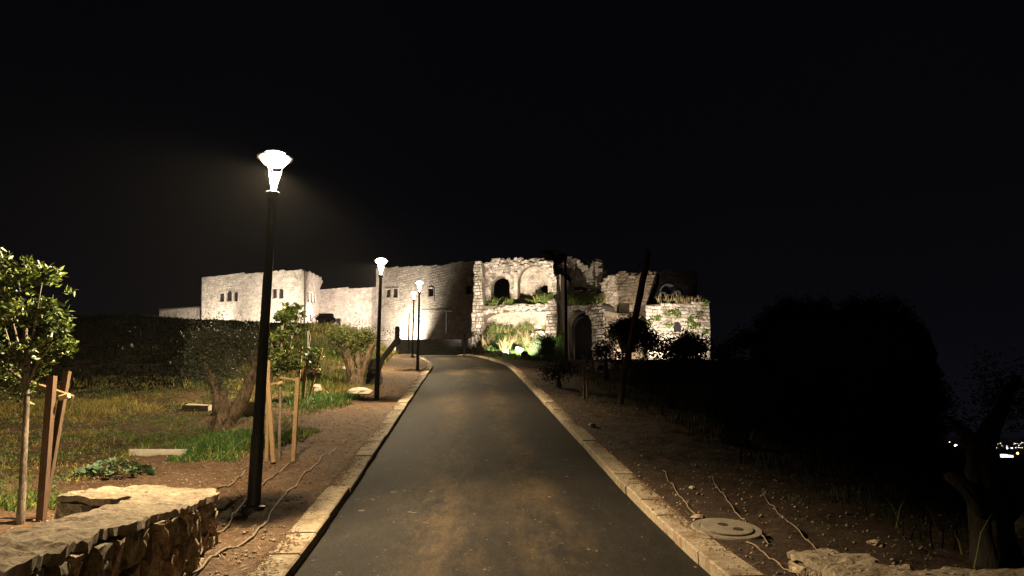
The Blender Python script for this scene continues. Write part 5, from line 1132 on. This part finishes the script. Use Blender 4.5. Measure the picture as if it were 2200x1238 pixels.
rock(2185, 1150, (.35, .3, .30), 'dull rounded rock right of the old olive trunk', 'wall_stone', seed=61)
DT = [('olive_tree', (1850, 1060), 15.5, [(1880, 900, 42, 0, 40), (1930, 870, 46, 0, 44), (1975, 900, 40, 0, 36), (1900, 950, 44, 0, 36), (1960, 960, 36, 0, 26), (1990, 850, 26, 0, 18), (1850, 940, 34, 0, 26)], [(1850, 1060), (1838, 1000), (1880, 940)], 'dark olive tree left of the old massive trunk, below the black ruin', .09),
      ('bush', (1600, 980), 19, [(1560, 900, 34, 0, 30), (1600, 885, 36, 0, 30), (1640, 900, 36, 0, 30), (1680, 930, 34, 0, 26), (1590, 940, 40, 0, 30)], [(1600, 985), (1605, 930)], 'low dark bush on the slope below the right soil strip', .08),
      ('tree', (1437, 880), 27, [(1440, 760, 28, 0, 26), (1475, 765, 30, 0, 28), (1505, 775, 26, 0, 22), (1460, 790, 34, 0, 26), (1495, 745, 18, 0, 10), (1425, 790, 22, 0, 14)], [(1437, 885), (1440, 820), (1465, 780)], 'dark tree standing right before the foot of the small lit tower', .12),
      ('bush', (1352, 800), 58, [(1330, 715, 16, 0, 30), (1350, 706, 16, 0, 30), (1372, 704, 16, 0, 30), (1345, 728, 14, 0, 20), (1388, 722, 16, 0, 24), (1400, 735, 14, 0, 20), (1318, 722, 12, 0, 16), (1365, 730, 16, 0, 26), (1392, 745, 14, 0, 18)], [(1352, 800), (1354, 730)], 'round black bush hiding the foot of the ruined chamber', .22),
      ('bush', (1470, 800), 64, [(1468, 735, 10, 0, 12), (1480, 738, 12, 0, 16), (1455, 750, 13, 0, 18), (1490, 746, 12, 0, 16), (1505, 742, 9, 0, 9), (1476, 728, 6, 0, 5), (1512, 742, 7, 0, 6)], [(1470, 800), (1472, 750)], 'spiky dark bush growing under the arched tower window', .25),
      ('bush', (1162, 790), 69.5, [(1160, 748, 10, 0, 60), (1152, 740, 8, 0, 40), (1164, 760, 11, 0, 60), (1168, 735, 7, 0, 30), (1156, 766, 9, 0, 40)], [(1162, 790), (1161, 755)], 'narrow black bush right of the lit weeds', .14),
      ('bush', (1184, 790), 66, [(1178, 742, 8, 0, 20), (1180, 752, 7, 0, 14), (1176, 732, 5, 0, 8)], [(1184, 790), (1180, 755)], 'small leafy green bush lit at the ruin corner', .2),
      ('tree', (1300, 820), 40, [(1300, 742, 18, 0, 16), (1290, 760, 20, 0, 16), (1318, 765, 20, 0, 16)], [(1300, 825), (1302, 770)], 'slim black tree before the right rubble of the gateway', .14),
      ('bush', (1200, 830), 32, [(1195, 800, 20, 0, 16), (1215, 795, 18, 0, 14), (1175, 805, 14, 0, 8)], [(1200, 835), (1200, 810)], 'low dark bush between the kerb and the pale stakes', .1),
      ('tree', (1560, 850), 36, [(1560, 770, 34, 0, 24), (1600, 750, 38, 0, 26), (1640, 770, 36, 0, 24), (1590, 800, 36, 0, 22)], [(1580, 870), (1590, 790)], 'black tree in front of the left end of the black ruin', .14),
      ('tree', (1740, 940), 30, [(1720, 850, 42, 0, 26), (1780, 840, 46, 0, 28), (1760, 890, 44, 0, 24), (1690, 880, 34, 0, 18)], [(1740, 960), (1750, 880)], 'black tree before the middle of the black ruin', .13),
      ('bush', (1400, 850), 40, [(1395, 790, 24, 0, 18), (1370, 800, 20, 0, 14), (1420, 800, 22, 0, 16)], [(1400, 850), (1400, 805)], 'black bush right of the leaning trunk foot', .14)]
DT += [('bush', (1740, 760), 47.5, [(1700, 668, 24, 0, 40), (1735, 660, 26, 0, 40), (1775, 662, 22, 0, 30), (1665, 684, 22, 0, 26), (1640, 702, 22, 0, 24), (1615, 730, 20, 0, 20)], [(1740, 760), (1735, 680)], 'dark shrub growing over the left top of the black ruin', .16),
       ('bush', (1870, 760), 46.3, [(1825, 658, 22, 0, 28), (1870, 652, 24, 0, 34), (1910, 660, 22, 0, 28), (1945, 682, 20, 0, 22), (1968, 706, 16, 0, 16)], [(1870, 760), (1872, 680)], 'dark shrub growing over the right top of the black ruin', .15),
       ('bush', (1990, 900), 44.5, [(1988, 790, 20, 0, 20), (1998, 835, 24, 0, 28), (2014, 880, 28, 0, 34), (1978, 750, 16, 0, 14), (2030, 925, 26, 0, 26)], [(1990, 900), (1990, 830)], 'dark shrub against the right edge of the black ruin', .15)]
for nm, (px, py), Y, cl, tr_, lab, lf in DT:
    p = at(px, py, Y); b = Vector((p.x, Y, h(p.x, Y))); tp = [(0, 0, -.2)] + [rel(b, a, c_, Y) for a, c_ in tr_[1:]]
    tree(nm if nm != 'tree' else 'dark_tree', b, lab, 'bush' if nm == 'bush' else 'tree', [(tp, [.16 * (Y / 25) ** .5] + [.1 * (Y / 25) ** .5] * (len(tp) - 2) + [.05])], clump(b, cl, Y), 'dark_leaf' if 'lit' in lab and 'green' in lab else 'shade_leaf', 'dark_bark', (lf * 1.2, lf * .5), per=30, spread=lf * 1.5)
# grass silhouettes on the dark bank crest
n = 5000; X = rng.uniform(-38, -9, n); Y = 71 + rng.normal(size=n) * 1.2; P = np.stack([X, Y, H(X, Y)], -1); V, Fc = blades(P, np.full(n, .30) * (.1 + 2.0 * fbm(X * .5, Y, 71) ** 2), .04, .8); tag(fast('crest_grass', V, Fc, 'dry_grass'), 'ragged grass along the crest of the dark left bank', 'grass', kind='stuff')

# ------------------------------------------------------------------ person walking at the road's end
def person(loc, rz, label):
    r_ = empty('person', loc, rz); tag(r_, label, 'person')
    J = [(0, 0, .95), (0, 0, 1.12), (0, 0, 1.32), (0, .01, 1.46), (0, .02, 1.54), (0, .03, 1.63), (0, .03, 1.72), (.19, 0, 1.42), (-.19, 0, 1.42), (.25, -.06, 1.14), (-.25, .08, 1.14), (.24, -.16, .90), (-.24, .10, .88),
         (.10, 0, .90), (-.10, 0, .90), (.11, -.16, .50), (-.11, .16, .52), (.11, -.20, .09), (-.11, .38, .16), (.11, -.34, .05), (-.11, .30, .05), (.23, -.22, .82), (-.235, .08, .80)]
    E = [(0, 1), (1, 2), (2, 3), (3, 4), (4, 5), (5, 6), (2, 7), (2, 8), (7, 9), (8, 10), (9, 11), (10, 12), (0, 13), (0, 14), (13, 15), (14, 16), (15, 17), (16, 18), (17, 19), (18, 20), (11, 21), (12, 22)]
    rad = [.15, .14, .16, .075, .06, .095, .085, .075, .075, .052, .052, .04, .04, .105, .105, .075, .075, .05, .05, .045, .045, .038, .038]
    me = bpy.data.meshes.new('body'); me.from_pydata(J, E, []); me.materials.append(MATS['dark_cloth']); o = bpy.data.objects.new('body', me); link(o, r_)
    sk = o.modifiers.new('skin', 'SKIN'); sk.use_smooth_shade = True; o.modifiers.new('sub', 'SUBSURF').render_levels = 2
    for i, v in enumerate(me.skin_vertices[0].data): v.radius = (rad[i], rad[i] * (.75 if i in (0, 1, 2) else 1)); v.use_root = i == 0
    hd = rock_mesh((.088, .105, .12), 3).build('hair', 'dark_cloth', r_, True, loc=(0, .01, 1.68))
    fc = rock_mesh((.07, .05, .09), 4).build('face', 'skin', r_, True, loc=(0, -.075, 1.64))
p = at(998, 760, 63); person((p.x, 63, float(zr(63)) + .0), R(170), 'person in dark clothes walking at the far end of the road')

# ------------------------------------------------------------------ lights in the far plain
def far_obj(px, py, Y, w, hh, mat, name, label, cat, group=None):
    p = at(px, py, Y); g_ = -55.; r_ = empty(name, (p.x, Y, g_)); tag(r_, label, cat, group)
    MB().tube([(0, 0, 0), (0, 0, p.z - g_)], w * .12, 5).build('pole', 'black_metal', r_); MB().lathe([(w * .1, -hh * .5), (w * .5, 0), (w * .1, hh * .5)], 8, (0, 0, p.z - g_)).build('lamp_head', mat, r_)
for i in range(26):
    px = random.uniform(2128, 2200) if i < 22 else random.uniform(2010, 2040); py = random.choice([952, 954, 956, 957, 961]) + random.uniform(-1.5, 1.5); Y = (EYE + 50) / max(.004, (math.tan(math.atan2(py - 619, F) - PITCH))); Y = min(Y, 9000)
    far_obj(px, py, Y, Y * .0008, Y * .0008, random.choice(['far_warm', 'far_warm', 'far_white']), 'distant_lamp', 'tiny far light on the plain near the horizon, right edge', 'lamp', 'far lights on the plain')
for px, lab in ((2164, 'left of the pair of bluish far lights above the glaring hall'), (2174, 'right of the pair of bluish far lights above the glaring hall')): far_obj(px, 963, 4800, 9, 9, 'far_white', 'distant_lamp', lab, 'lamp')
far_obj(2186, 974, 3000, 9, 9, 'far_warm', 'distant_lamp', 'orange far light right of the glaring hall', 'lamp')
far_obj(2053, 957, 3400, 13, 8, 'far_white', 'distant_lamp', 'bright white far light left of the old olive trunk', 'lamp'); far_obj(2040, 950, 3600, 5, 5, 'far_warm', 'distant_lamp', 'small yellow far light left of the white one', 'lamp')
ph = at(2163, 979, 2600); fh = empty('distant_hall', (ph.x, 2600, -55)); tag(fh, 'glaring white-lit hall far down on the plain', 'building')
zt_ = ph.z + 55
MB().box((0, 12, zt_ / 2), (46, 22, zt_ + 8)).build('hall_wall', 'dark_wall', fh)
for k in range(5): MB().box((-17 + k * 8.6, .5, zt_ - 1 - .8 * k), (7.0, 1.4, 14 - 1.2 * k)).build('lit_window', 'far_hall', fh)
MB().box((0, 12, zt_ + 6), (49, 25, 3)).build('roof', 'dark_wall', fh)


# ------------------------------------------------------------------ thin haze added round the whole place, standing in for lens glow
hz_ = MB(); hz_.box((0, 0, -22), (33000, 33000, 88)); ho = hz_.build('haze', 'black_metal', None); tag(ho, 'thin haze added to give the lamps a soft glow', 'haze', kind='stuff')
hm = bpy.data.materials.new('haze_air'); hm.use_nodes = True; hn, hl = hm.node_tree.nodes, hm.node_tree.links; hn.remove(hn['Principled BSDF'])
pv = hn.new('ShaderNodeVolumePrincipled'); pv.inputs['Color'].default_value = (.95, .93, .9, 1); pv.inputs['Density'].default_value = .00010; pv.inputs['Anisotropy'].default_value = .6
hl.new(pv.outputs[0], hn['Material Output'].inputs['Volume']); ho.data.materials[0] = hm
